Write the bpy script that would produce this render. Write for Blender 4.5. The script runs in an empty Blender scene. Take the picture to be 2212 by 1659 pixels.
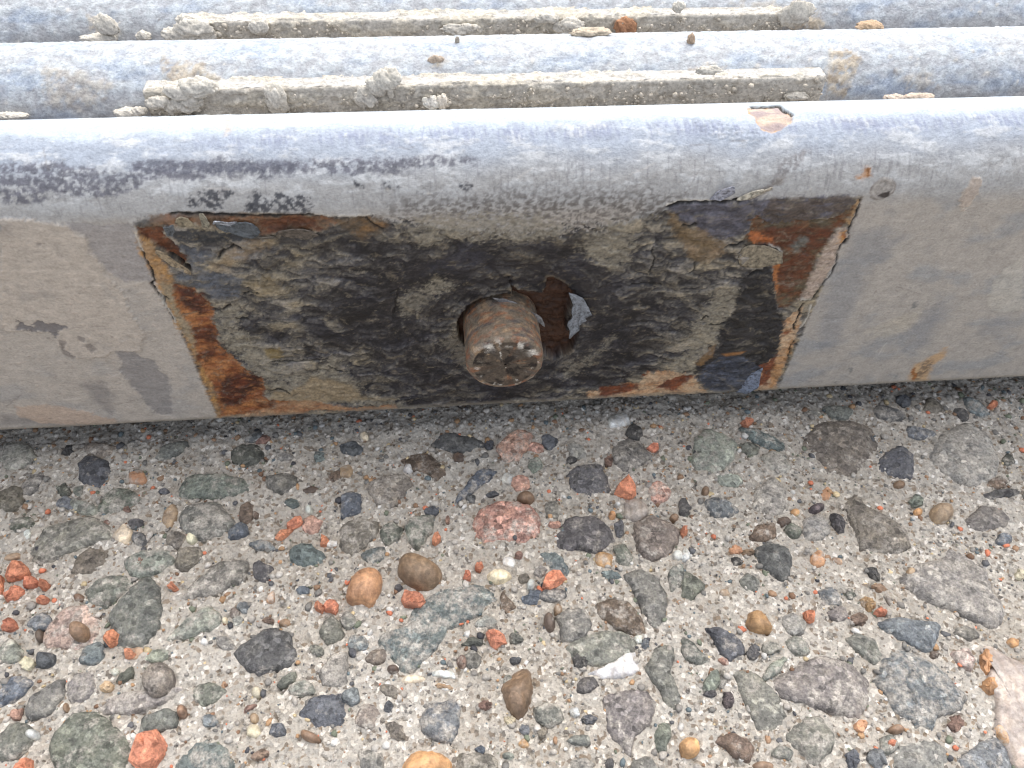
import bpy, math
import numpy as np
from mathutils import Matrix, Vector

scene = bpy.context.scene
COL = scene.collection

# ------------------------------------------------------------------ camera
CP = np.array([-0.010771, -0.102460, 0.130899])
PITCH, YAW, ROLL = 50.033, 6.712, 2.2575
F = 1661.0                                   # focal length in pixels of a 2212 px wide picture
_d = math.radians
_fw = np.array([math.sin(_d(YAW))*math.cos(_d(PITCH)), math.cos(_d(YAW))*math.cos(_d(PITCH)), -math.sin(_d(PITCH))])
_r0 = np.array([math.cos(_d(YAW)), -math.sin(_d(YAW)), 0.0]); _u0 = np.cross(_r0, _fw)
_c, _s = math.cos(_d(ROLL)), math.sin(_d(ROLL))
_ri = _c*_r0+_s*_u0; _up = -_s*_r0+_c*_u0
cam = bpy.data.cameras.new('camera'); camo = bpy.data.objects.new('camera', cam); COL.objects.link(camo)
M = Matrix.Identity(4)
for i in range(3):
    M[i][0], M[i][1], M[i][2], M[i][3] = _ri[i], _up[i], -_fw[i], CP[i]
camo.matrix_world = M
cam.sensor_width = 36.0; cam.lens = F/2212.0*36.0
cam.clip_start = 0.005; cam.clip_end = 500.0
cam.dof.use_dof = True; cam.dof.focus_distance = 0.146; cam.dof.aperture_fstop = 34.0
scene.camera = camo

# ------------------------------------------------------------------ light
SUN_EL, SUN_AZ = 64.0, 22.0                  # overcast: a broad soft sun from behind the rails, a little to the right
w = bpy.data.worlds.new('World'); scene.world = w; w.use_nodes = True
nt = w.node_tree; nt.nodes.clear()
sky = nt.nodes.new('ShaderNodeTexSky'); sky.sky_type = 'NISHITA'; sky.sun_disc = False
sky.sun_elevation = math.radians(SUN_EL); sky.sun_rotation = math.radians(SUN_AZ)
sky.dust_density = 3.0; sky.air_density = 1.0; sky.ozone_density = 1.0
bg = nt.nodes.new('ShaderNodeBackground'); bg.inputs['Strength'].default_value = 0.125
wo = nt.nodes.new('ShaderNodeOutputWorld')
hs = nt.nodes.new('ShaderNodeHueSaturation'); hs.inputs['Saturation'].default_value = 0.38   # thin overcast: a paler sky
nt.links.new(sky.outputs[0], hs.inputs['Color']); nt.links.new(hs.outputs[0], bg.inputs[0]); nt.links.new(bg.outputs[0], wo.inputs[0])
sl = bpy.data.lights.new('sun', 'SUN'); sl.energy = 1.15; sl.angle = math.radians(85); sl.color = (1.0, 0.95, 0.88)
so = bpy.data.objects.new('sun', sl); COL.objects.link(so)
sd_ = Vector((math.sin(_d(SUN_AZ))*math.cos(_d(SUN_EL)), math.cos(_d(SUN_AZ))*math.cos(_d(SUN_EL)), math.sin(_d(SUN_EL))))
so.rotation_euler = sd_.to_track_quat('Z', 'Y').to_euler()
vs = scene.view_settings
vs.view_transform = 'Standard'; vs.look = 'None'; vs.gamma = 1.0; vs.use_curve_mapping = False
vs.exposure = 1.3
scene.cycles.filter_width = 1.15; scene.cycles.max_bounces = 6; scene.cycles.diffuse_bounces = 3; scene.cycles.glossy_bounces = 3

# ------------------------------------------------------------------ helpers
def C(r, g, b, k=1.0):
    o = []
    for v in (r, g, b):
        v /= 255.0
        o.append((v/12.92 if v <= 0.04045 else ((v+0.055)/1.055)**2.4)*k)
    return np.array(o)

def sstep(a, b, x):
    t = np.clip((x-a)/(b-a), 0, 1); return t*t*(3-2*t)

def _hash(ix, iy, seed):
    h = (ix.astype(np.int64)*374761393+iy.astype(np.int64)*668265263+seed*1274126177) & 0xFFFFFFFF
    h = ((h ^ (h >> 13))*1274126177) & 0xFFFFFFFF
    return (h ^ (h >> 16)) & 0xFFFFFFFF
_ang = np.arange(256)/256*2*math.pi
_GX, _GY = np.cos(_ang), np.sin(_ang)

def perlin(x, y, seed=0):
    x0 = np.floor(x); y0 = np.floor(y); fx = x-x0; fy = y-y0
    ix = x0.astype(np.int64); iy = y0.astype(np.int64)
    u = fx*fx*fx*(fx*(fx*6-15)+10); v = fy*fy*fy*(fy*(fy*6-15)+10)
    def g(dx, dy):
        k = _hash(ix+dx, iy+dy, seed) & 255
        return _GX[k]*(fx-dx)+_GY[k]*(fy-dy)
    a = g(0, 0); b = g(1, 0); c = g(0, 1); d = g(1, 1)
    return ((a+(b-a)*u)*(1-v)+(c+(d-c)*u)*v)*1.5

def fbm(x, y, seed=0, octv=4, gain=0.5):
    t = 0; a = 1.0; n = 0
    for o in range(octv):
        t = t+a*perlin(x*2**o+17.3*o, y*2**o-9.1*o, seed+o*31); n += a; a *= gain
    return t/n*1.35

def poly_sd(px, py, P):
    """signed distance, negative inside"""
    P = np.asarray(P, float); n = len(P)
    d = np.full(px.shape, 1e18); ins = np.zeros(px.shape, bool)
    for i in range(n):
        ax, ay = P[i]; bx, by = P[(i+1) % n]
        ex, ey = bx-ax, by-ay
        wx, wy = px-ax, py-ay
        t = np.clip((wx*ex+wy*ey)/max(ex*ex+ey*ey, 1e-18), 0, 1)
        dx, dy = wx-t*ex, wy-t*ey
        d = np.minimum(d, dx*dx+dy*dy)
        c = ((ay > py) != (by > py))
        if ey != 0:
            ins ^= c & (px < ax+(py-ay)/ey*ex)
    d = np.sqrt(d)
    return np.where(ins, -d, d)

def line_d(px, py, P):
    P = np.asarray(P, float); d = np.full(px.shape, 1e18)
    for i in range(len(P)-1):
        ax, ay = P[i]; bx, by = P[i+1]
        ex, ey = bx-ax, by-ay
        wx, wy = px-ax, py-ay
        t = np.clip((wx*ex+wy*ey)/max(ex*ex+ey*ey, 1e-18), 0, 1)
        d = np.minimum(d, (wx-t*ex)**2+(wy-t*ey)**2)
    return np.sqrt(d)

# places measured in enlarged views of the photograph, as points of a 2212 x 1659 picture
TAG = {'p': (0, 0, 1), 'c1': (0, 0, 1/3), 'c2': (737.3, 0, 1/3), 'c3': (1474.6, 0, 1/3), 'c4': (230.4, 414.7, 1/3),
       'c5': (864, 518.4, .23436), 'c6': (1267.2, 374.4, 1/3), 'L': (0, 437.8, .3054), 'R': (1612.8, 368.6, .29863),
       'T': (230.4, 426.2, 1/6), 'U': (1440, 368.6, .2083),
       'G1': (0, 829.4, 1/3), 'G2': (737.3, 829.4, 1/3), 'G3': (1474.6, 829.4, 1/3),
       'G4': (0, 1105.9, 1/3), 'G5': (737.3, 1105.9, 1/3), 'G6': (1474.6, 1105.9, 1/3)}
def px(tag, p):
    ox, oy, k = TAG[tag]; return ox+p[0]*k, oy+p[1]*k
def ray(p):
    d = _fw+_ri*(p[0]-1106)/F-_up*(p[1]-829.5)/F
    return d/np.linalg.norm(d)
def hit_z(p, z):
    d = ray(p); return CP+d*((z-CP[2])/d[2])
def hit_y(p, y):
    d = ray(p); return CP+d*((y-CP[1])/d[1])

def mesh_obj(name, verts, faces, mat, parent=None, smooth=True, loc=None):
    me = bpy.data.meshes.new(name)
    verts = np.asarray(verts, dtype=np.float32)
    if isinstance(faces, np.ndarray):
        nf, k = faces.shape
        me.vertices.add(len(verts)); me.vertices.foreach_set('co', verts.ravel())
        me.loops.add(nf*k); me.loops.foreach_set('vertex_index', faces.ravel().astype(np.int32))
        me.polygons.add(nf); me.polygons.foreach_set('loop_start', np.arange(0, nf*k, k, dtype=np.int32))
        me.polygons.foreach_set('loop_total', np.full(nf, k, dtype=np.int32))
        me.update(calc_edges=True)
    else:
        me.from_pydata(verts.tolist(), [], faces); me.update()
    me.validate()
    if smooth:
        me.polygons.foreach_set('use_smooth', np.ones(len(me.polygons), bool))
    o = bpy.data.objects.new(name, me); COL.objects.link(o)
    me.materials.append(mat)
    if parent is not None: o.parent = parent
    if loc is not None: o.location = loc
    return o

def set_col(o, col, name='col'):
    a = o.data.color_attributes.new(name, 'FLOAT_COLOR', 'POINT')
    c = np.ones((len(col), 4), np.float32); c[:, :col.shape[1]] = col
    a.data.foreach_set('color', c.ravel())

def tag(o, label=None, cat=None, group=None, kind=None):
    if label: o['label'] = label
    if cat: o['category'] = cat
    if group: o['group'] = group
    if kind: o['kind'] = kind
    return o

def empty(name, loc=(0, 0, 0)):
    o = bpy.data.objects.new(name, None); COL.objects.link(o); o.location = loc
    o.empty_display_size = 0.01
    return o

def grid_faces(nx, ns):
    i = np.arange(nx-1)[:, None]; j = np.arange(ns-1)[None, :]
    a = i*ns+j
    return np.stack([a, a+ns, a+ns+1, a+1], -1).reshape(-1, 4)

# ------------------------------------------------------------------ materials
def new_mat(name):
    m = bpy.data.materials.new(name); m.use_nodes = True
    n = m.node_tree.nodes; l = m.node_tree.links
    return m, n, l, n['Principled BSDF']

def noise(n, l, scale, detail=4, rough=0.55, vec=None):
    t = n.new('ShaderNodeTexNoise'); t.inputs['Scale'].default_value = scale
    t.inputs['Detail'].default_value = detail; t.inputs['Roughness'].default_value = rough
    if vec is not None: l.new(vec, t.inputs['Vector'])
    return t
def ramp(n, l, src, pts):
    r = n.new('ShaderNodeValToRGB'); l.new(src, r.inputs[0])
    e = r.color_ramp.elements
    while len(e) < len(pts): e.new(0.5)
    for k, (p, c) in enumerate(pts):
        e[k].position = p; e[k].color = (*c, 1) if len(c) == 3 else c
    return r
def mix(n, l, mode, fac, a, b):
    m = n.new('ShaderNodeMix'); m.data_type = 'RGBA'; m.blend_type = mode
    if isinstance(fac, (int, float)): m.inputs['Factor'].default_value = fac
    else: l.new(fac, m.inputs['Factor'])
    for s, v in ((6, a), (7, b)):
        if isinstance(v, (tuple, list, np.ndarray)): m.inputs[s].default_value = (*v, 1)
        else: l.new(v, m.inputs[s])
    return m.outputs[2]
def bump(n, l, h, dist, strength=1.0, prev=None):
    b = n.new('ShaderNodeBump'); b.inputs['Distance'].default_value = dist; b.inputs['Strength'].default_value = strength
    l.new(h, b.inputs['Height'])
    if prev is not None: l.new(prev, b.inputs['Normal'])
    return b.outputs[0]
def g(v): return (v, v, v)

def metal_mat(name, rough, spec, grain, fine=2600, bd=0.00012):
    m, n, l, b = new_mat(name)
    at = n.new('ShaderNodeAttribute'); at.attribute_name = 'col'
    tc = n.new('ShaderNodeTexCoord')
    mp = n.new('ShaderNodeMapping'); mp.inputs['Scale'].default_value = (0.8, 1, 1); l.new(tc.outputs['Object'], mp.inputs[0])
    n1 = noise(n, l, fine, 4, 0.65, mp.outputs[0]); n2 = noise(n, l, fine*0.22, 4, 0.6, mp.outputs[0])
    r1 = ramp(n, l, n1.outputs[0], [(0.28, g(1-grain)), (0.5, g(1.0)), (0.72, g(1+grain*0.8))])
    r2 = ramp(n, l, n2.outputs[0], [(0.3, g(1-grain*0.6)), (0.7, g(1+grain*0.5))])
    c = mix(n, l, 'MULTIPLY', 1.0, at.outputs['Color'], r1.outputs[0])
    c = mix(n, l, 'MULTIPLY', 1.0, c, r2.outputs[0])
    l.new(c, b.inputs['Base Color'])
    rr = n.new('ShaderNodeMapRange'); l.new(n2.outputs[0], rr.inputs[0])
    rr.inputs[3].default_value = rough-0.12; rr.inputs[4].default_value = rough+0.12
    l.new(rr.outputs[0], b.inputs['Roughness'])
    b.inputs['Specular IOR Level'].default_value = spec
    nn = bump(n, l, n1.outputs[0], bd); nn = bump(n, l, n2.outputs[0], bd*1.6, 1.0, nn)
    l.new(nn, b.inputs['Normal'])
    return m
M_RAIL = metal_mat('worn_painted_steel', 0.6, 0.42, 0.2)
M_BACK = metal_mat('dusty_galvanised_steel', 0.5, 0.5, 0.30)
M_PIN = metal_mat('rusty_pin_steel', 0.72, 0.3, 0.4)
M_SPACER = metal_mat('mortar_crusted_bar', 0.85, 0.2, 0.35, 2200, 0.0002)

def flake_mat():
    m, n, l, b = new_mat('peeling_paint')
    oi = n.new('ShaderNodeObjectInfo'); tc = n.new('ShaderNodeTexCoord')
    n1 = noise(n, l, 1500, 5, 0.65, tc.outputs['Object'])
    r1 = ramp(n, l, n1.outputs[0], [(0.34, g(0.3)), (0.5, g(0.95)), (0.68, g(1.5))])
    l.new(mix(n, l, 'MULTIPLY', 1.0, oi.outputs['Color'], r1.outputs[0]), b.inputs['Base Color'])
    b.inputs['Roughness'].default_value = 0.6
    l.new(bump(n, l, n1.outputs[0], 0.0002), b.inputs['Normal'])
    return m
M_FLAKE = flake_mat()

CONC = C(181, 174, 164)
def rock_mat(name, rough, spec, speck, fine, bd, dusty=True, veins=False):
    m, n, l, b = new_mat(name)
    oi = n.new('ShaderNodeObjectInfo'); tc = n.new('ShaderNodeTexCoord')
    off = n.new('ShaderNodeVectorMath'); off.operation = 'ADD'; l.new(tc.outputs['Object'], off.inputs[0])
    cmb = n.new('ShaderNodeCombineXYZ'); l.new(oi.outputs['Random'], cmb.inputs[0]); l.new(oi.outputs['Random'], cmb.inputs[1])
    l.new(cmb.outputs[0], off.inputs[1]); v = off.outputs[0]
    n1 = noise(n, l, fine, 4, 0.7, v); n2 = noise(n, l, fine*0.22, 6, 0.68, v)
    vo = n.new('ShaderNodeTexVoronoi'); vo.inputs['Scale'].default_value = fine*0.55; l.new(v, vo.inputs['Vector'])
    r1 = ramp(n, l, n1.outputs[0], [(0.3, g(1-speck)), (0.5, g(1.0)), (0.72, g(1+speck))])
    r2 = ramp(n, l, n2.outputs[0], [(0.26, (0.5, 0.5, 0.53)), (0.48, (0.95, 0.95, 0.95)), (0.72, (1.45, 1.42, 1.32))])
    sv = n.new('ShaderNodeSeparateColor'); l.new(vo.outputs['Color'], sv.inputs[0])
    r3 = ramp(n, l, sv.outputs[0], [(0.0, g(1-speck*0.9)), (0.25, g(1.0)), (0.8, g(1.0)), (1.0, g(1+speck*1.3))])
    c = mix(n, l, 'MULTIPLY', 1.0, oi.outputs['Color'], r1.outputs[0])
    c = mix(n, l, 'MULTIPLY', 1.0, c, r2.outputs[0]); c = mix(n, l, 'MULTIPLY', 1.0, c, r3.outputs[0])
    if veins:
        wv = n.new('ShaderNodeTexWave'); wv.inputs['Scale'].default_value = fine*0.1; wv.inputs['Distortion'].default_value = 9; l.new(v, wv.inputs['Vector'])
        rv = ramp(n, l, wv.outputs[0], [(0.0, (0.72, 0.64, 0.55)), (0.35, (1, 1, 1)), (0.9, (1.1, 1.1, 1.08))])
        c = mix(n, l, 'MULTIPLY', 0.4, c, rv.outputs[0])
    if dusty:
        nd = noise(n, l, fine*0.2, 6, 0.72, off.outputs[0])
        ad = n.new('ShaderNodeMath'); ad.operation = 'ADD'; l.new(nd.outputs[0], ad.inputs[0]); l.new(oi.outputs['Alpha'], ad.inputs[1])
        nf = noise(n, l, fine*0.6, 5, 0.75, off.outputs[0]); mf = n.new('ShaderNodeMath'); mf.operation = 'MULTIPLY_ADD'; l.new(nf.outputs[0], mf.inputs[0]); mf.inputs[1].default_value = 0.3; l.new(ad.outputs[0], mf.inputs[2])
        sb = n.new('ShaderNodeMath'); sb.operation = 'SUBTRACT'; l.new(mf.outputs[0], sb.inputs[0]); sb.inputs[1].default_value = 0.15; ad = sb
        rd = ramp(n, l, ad.outputs[0], [(0.86, g(0)), (1.06, g(0.78))])
        dc = mix(n, l, 'MULTIPLY', 1.0, r1.outputs[0], tuple(CONC*0.95)); dc = mix(n, l, 'MULTIPLY', 0.6, dc, r3.outputs[0])
        c = mix(n, l, 'MIX', rd.outputs[0], c, dc)
    l.new(c, b.inputs['Base Color'])
    b.inputs['Roughness'].default_value = rough; b.inputs['Specular IOR Level'].default_value = spec
    nn = bump(n, l, n1.outputs[0], bd); nn = bump(n, l, n2.outputs[0], bd*3.0, 0.8, nn)
    l.new(nn, b.inputs['Normal'])
    return m
M_ROCK = rock_mat('crushed_rock', 0.75, 0.35, 0.5, 1900, 0.0003)
M_GRAN = rock_mat('grainy_granite', 0.7, 0.35, 0.6, 1700, 0.00025)
M_BRICK = rock_mat('broken_red_brick', 0.92, 0.15, 0.3, 1900, 0.00045, dusty=False)
M_FLINT = rock_mat('smooth_flint', 0.5, 0.4, 0.28, 1500, 0.0001, dusty=True, veins=True)
M_QUARTZ = rock_mat('milky_quartz', 0.35, 0.45, 0.3, 1300, 0.00008, dusty=False, veins=True)
M_QUARTZ.node_tree.nodes['Principled BSDF'].inputs['Subsurface Weight'].default_value = 0.35
M_QUARTZ.node_tree.nodes['Principled BSDF'].inputs['Subsurface Radius'].default_value = (0.003, 0.0025, 0.002)
M_QUARTZ.node_tree.nodes['Principled BSDF'].inputs['Subsurface Scale'].default_value = 1.0

def concrete_mat():
    m, n, l, b = new_mat('exposed_aggregate_concrete')
    tc = n.new('ShaderNodeTexCoord'); v = tc.outputs['Object']
    n1 = noise(n, l, 2200, 5, 0.7, v); n2 = noise(n, l, 260, 5, 0.6, v); n3 = noise(n, l, 45, 4, 0.5, v)
    vo = n.new('ShaderNodeTexVoronoi'); vo.inputs['Scale'].default_value = 1500; l.new(v, vo.inputs['Vector'])
    sc = n.new('ShaderNodeSeparateColor'); l.new(vo.outputs['Color'], sc.inputs[0])
    rb = ramp(n, l, n2.outputs[0], [(0.3, tuple(C(160, 151, 140))), (0.5, tuple(CONC)), (0.72, tuple(C(192, 187, 179)))])
    grain = ramp(n, l, sc.outputs[0], [(0.0, tuple(C(104, 100, 96))), (0.1, tuple(C(140, 124, 106))), (0.22, tuple(C(160, 156, 149))),
                                       (0.75, tuple(C(182, 176, 167))), (0.92, tuple(C(214, 208, 198))), (1.0, tuple(C(225, 220, 214)))])
    gm = ramp(n, l, sc.outputs[1], [(0.3, g(0.0)), (0.4, g(0.9))])
    c = mix(n, l, 'MIX', gm.outputs[0], rb.outputs[0], grain.outputs[0])
    r1 = ramp(n, l, n1.outputs[0], [(0.3, g(0.5)), (0.44, g(0.97)), (0.72, g(1.25))])
    c = mix(n, l, 'MULTIPLY', 0.9, c, r1.outputs[0])
    r3 = ramp(n, l, n3.outputs[0], [(0.3, (0.9, 0.88, 0.85)), (0.65, (1.04, 1.04, 1.04))])
    c = mix(n, l, 'MULTIPLY', 1.0, c, r3.outputs[0])
    l.new(c, b.inputs['Base Color']); b.inputs['Roughness'].default_value = 0.9; b.inputs['Specular IOR Level'].default_value = 0.2
    nn = bump(n, l, vo.outputs['Distance'], 0.00025, 0.7); nn = bump(n, l, n1.outputs[0], 0.00035, 1.0, nn)
    l.new(nn, b.inputs['Normal'])
    return m
M_CONC = concrete_mat()

def grit_mat(name, rough=0.7):
    m, n, l, b = new_mat(name)
    at = n.new('ShaderNodeAttribute'); at.attribute_name = 'col'
    tc = n.new('ShaderNodeTexCoord'); n1 = noise(n, l, 2600, 4, 0.65, tc.outputs['Object'])
    r1 = ramp(n, l, n1.outputs[0], [(0.3, g(0.7)), (0.7, g(1.25))])
    l.new(mix(n, l, 'MULTIPLY', 1.0, at.outputs['Color'], r1.outputs[0]), b.inputs['Base Color'])
    b.inputs['Roughness'].default_value = rough
    l.new(bump(n, l, n1.outputs[0], 0.0001), b.inputs['Normal'])
    return m
M_GRIT = grit_mat('mixed_grit'); M_MORTAR = grit_mat('dry_mortar', 0.95)

# ------------------------------------------------------------------ rails: shared cross-section
RR, ZC, RB = 0.0107, 0.0520, 0.0022          # top radius, height where the rounding starts, bottom corner radius
PITCH_Y = 0.0258                              # one rail to the next
GZ = -0.0085                                  # concrete surface
S_BOT = RB-RB*math.pi/2

def profile(s):
    """front profile by arc length: s=z on the flat face; returns y,z,ny,nz"""
    s = np.asarray(s, float)
    y = np.zeros_like(s); z = s.copy(); ny = -np.ones_like(s); nz = np.zeros_like(s)
    a = s > ZC; th = (s-ZC)/RR
    y = np.where(a, RR-RR*np.cos(th), y); z = np.where(a, ZC+RR*np.sin(th), z)
    ny = np.where(a, -np.cos(th), ny); nz = np.where(a, np.sin(th), nz)
    b = s < RB; tb = (RB-s)/RB
    y = np.where(b, RB-RB*np.cos(tb), y); z = np.where(b, RB-RB*np.sin(tb), z)
    ny = np.where(b, -np.cos(tb), ny); nz = np.where(b, -np.sin(tb), nz)
    return y, z, ny, nz
_ps = np.linspace(S_BOT, ZC+RR*2.3, 1500)
_py, _pz, _, _ = profile(_ps)

def surf(p, y0=0.0):
    """point of the picture -> (x, s) in mm on a rail whose front face stands at y0"""
    d = ray(p)
    gq = (_py+y0-CP[1])*d[2]-(_pz-CP[2])*d[1]
    k = np.nonzero(np.sign(gq[:-1]) != np.sign(gq[1:]))[0]
    if len(k) == 0:
        i = int(np.argmin(np.abs(gq))); s = _ps[i]; y = _py[i]+y0
    else:
        best = None
        for i in k:
            f = gq[i]/(gq[i]-gq[i+1]); s = _ps[i]+f*(_ps[i+1]-_ps[i]); y = _py[i]+f*(_py[i+1]-_py[i])+y0
            t = (y-CP[1])/d[1]
            if best is None or t < best[0]: best = (t, s, y)
        _, s, y = best
    t = (y-CP[1])/d[1]
    return (CP[0]+t*d[0])*1000, s*1000
def SP(tg, pts, y0=0.0): return [surf(px(tg, p), y0) for p in pts]

class Skin:
    """colour and relief laid over the unrolled surface (mm)"""
    def __init__(s, X, S, base):
        s.X, s.S = X, S; s.col = np.tile(base, (len(X), 1)).astype(float); s.h = np.zeros(len(X))
    def box(s, P, m):
        P = np.asarray(P); lo = P.min(0)-m; hi = P.max(0)+m
        return np.nonzero((s.X > lo[0]) & (s.X < hi[0]) & (s.S > lo[1]) & (s.S < hi[1]))[0]
    def put(s, P, color, soft=.25, warp=.8, wsc=3., alpha=1., tex=.25, tsc=(2.5, .8), h=0., lip=0., lipcol=None, mott=None, seed=1, var=None, dith=0.):
        i = s.box(P, warp*2+soft+1.2)
        if len(i) == 0: return
        x, t = s.X[i], s.S[i]
        d = poly_sd(x, t, P)
        if warp: d = d+warp*fbm(x/wsc, t/wsc, seed, 5, .6)+(.55*fbm(x/2.2, t/1.3, seed+12, 4, .62)+.4*fbm(x/.7, t/.55, seed+2, 3, .65) if warp >= .3 else 0)
        if dith: d = d+dith*fbm(x/1.3+.3*t, t/.9, seed+21, 5, .85)
        m = sstep(soft, -soft, d)*alpha
        if mott is not None:
            th, wd, sx, sy = mott
            m = m*sstep(th-wd, th+wd, fbm(x/sx, t/sy, seed+77, 5, .62))
        c = np.asarray(color)[None, :]*(1+tex*fbm(x/tsc[0], t/tsc[1], seed+5, 5, .65)*1.6)[:, None]
        if var is not None:
            v = sstep(-.35, .45, fbm(x/4.0, t/2.2, seed+9, 5, .6))[:, None]
            c = c*(1-v)+np.asarray(var)[None, :]*(1+tex*fbm(x/tsc[0], t/tsc[1], seed+15, 4)*1.3)[:, None]*v
        s.col[i] = s.col[i]*(1-m[:, None])+np.clip(c, .004, 1)*m[:, None]
        s.h[i] += h*m
        if lip:
            e = np.exp(-((d+.35)/.3)**2)*alpha
            s.h[i] += lip*e
        if lipcol is not None:
            e = np.exp(-((d+.1)/.16)**2)*alpha*sstep(-.1, .3, fbm(x/2.3, t/2.3, seed+3, 3))
            s.col[i] = s.col[i]*(1-e[:, None])+np.asarray(lipcol)[None, :]*e[:, None]
    def crack(s, P, width=.22, depth=.6, color=(.012, .009, .007), seed=2, jag=.5, a=1.):
        i = s.box(P, 2.5)
        if len(i) == 0: return
        x, t = s.X[i], s.S[i]
        jx = jag*fbm(x/1.6, t/1.6, seed, 4, .6); jt = jag*fbm(x/1.6+9, t/1.6, seed+1, 4, .6)
        d = line_d(x+jx, t+jt, P)
        wv = width*(1+.7*fbm(x/2., t/2., seed+2, 2))
        m = sstep(wv+.15, wv*.4, d)*a
        s.col[i] = s.col[i]*(1-m[:, None])+np.asarray(color)[None, :]*m[:, None]
        s.h[i] -= depth*m
    def dots(s, n, x0, x1, t0, t1, r, color, seed, h=0., alpha=.9):
        rng = np.random.default_rng(seed)
        for k in range(n):
            cx, ct = rng.uniform(x0, x1), rng.uniform(t0, t1); rr = rng.uniform(*r)
            i = np.nonzero((np.abs(s.X-cx) < rr*2.5) & (np.abs(s.S-ct) < rr*2.5))[0]
            if len(i) == 0: continue
            d = np.hypot((s.X[i]-cx)/rng.uniform(.8, 1.5), s.S[i]-ct)-rr+rr*.7*fbm(s.X[i]/rr/1.2, s.S[i]/rr/1.2, seed+k, 3)
            m = sstep(.12, -.12, d)*alpha
            s.col[i] = s.col[i]*(1-m[:, None])+np.asarray(color)[None, :]*m[:, None]
            s.h[i] += h*m*np.clip(1-np.hypot(s.X[i]-cx, s.S[i]-ct)/rr/1.4, 0, 1)

def build_rail(y0, xd, sd_front, skin_fn, mat, parent, name='rail_body'):
    """closed rail: dense where it is seen, coarse elsewhere"""
    xs = np.concatenate([[-.62, -.45, -.3, -.22, -.17, -.145], xd, [.165, .185, .21, .25, .32, .45, .62]])
    s_end = sd_front[-1]
    nfront = len(sd_front)
    fy, fz, fny, fnz = profile(sd_front)
    # the rest of the section: down the back and under the bottom
    th = np.linspace((s_end-ZC)/RR, math.pi, 14)[1:]
    by = list(RR-RR*np.cos(th)); bz = list(ZC+RR*np.sin(th))
    for z in np.linspace(ZC, RB, 8)[1:]: by.append(2*RR); bz.append(z)
    for a in np.linspace(0, math.pi/2, 5)[1:]: by.append(2*RR-RB+RB*math.cos(a)); bz.append(RB-RB*math.sin(a))
    for y in np.linspace(2*RR-RB, RB, 6)[1:-1]: by.append(y); bz.append(0.0)
    ns = nfront+len(by); nx = len(xs)
    X = np.repeat(xs[:, None], nfront, 1); S = np.repeat(sd_front[None, :], nx, 0)
    sk = skin_fn(X.ravel()*1000, S.ravel()*1000)
    H = (sk.h/1000).reshape(nx, nfront)
    vis = ((xs > -.16) & (xs < .18))[:, None]
    H = np.where(vis, H, 0.0)
    V = np.zeros((nx, ns, 3)); V[:, :, 0] = xs[:, None]
    V[:, :nfront, 1] = y0+fy[None]+fny[None]*H; V[:, :nfront, 2] = fz[None]+fnz[None]*H
    V[:, nfront:, 1] = y0+np.array(by)[None]; V[:, nfront:, 2] = np.array(bz)[None]
    i = np.arange(nx-1)[:, None]; j = np.arange(ns)[None, :]; jn = (j+1) % ns
    Fq = np.stack([i*ns+j, (i+1)*ns+j, (i+1)*ns+jn, i*ns+jn], -1).reshape(-1, 4)
    colr = np.zeros((nx, ns, 3)); colr[:, :nfront] = sk.col.reshape(nx, nfront, 3); colr[:, nfront:] = C(150, 152, 160)[None, None]
    o = mesh_obj(name, V.reshape(-1, 3), Fq, mat, parent)
    set_col(o, np.clip(colr.reshape(-1, 3), 0.004, 0.95))
    # closed ends
    for k, xe in ((0, -.62), (1, .62)):
        loop = V[0 if k == 0 else -1][::6]
        idx = list(range(len(loop)))
        if k == 0: idx = idx[::-1]
        e = mesh_obj('end_cap', loop+np.array([-.0003 if k == 0 else .0003, 0, 0]), [idx], mat, parent, smooth=False)
        set_col(e, np.tile(C(140, 140, 145), (len(loop), 1)))
    return o

HOLE_C = (-1.2, 24.6)                         # pin axis on the front face (x, z) in mm

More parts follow.
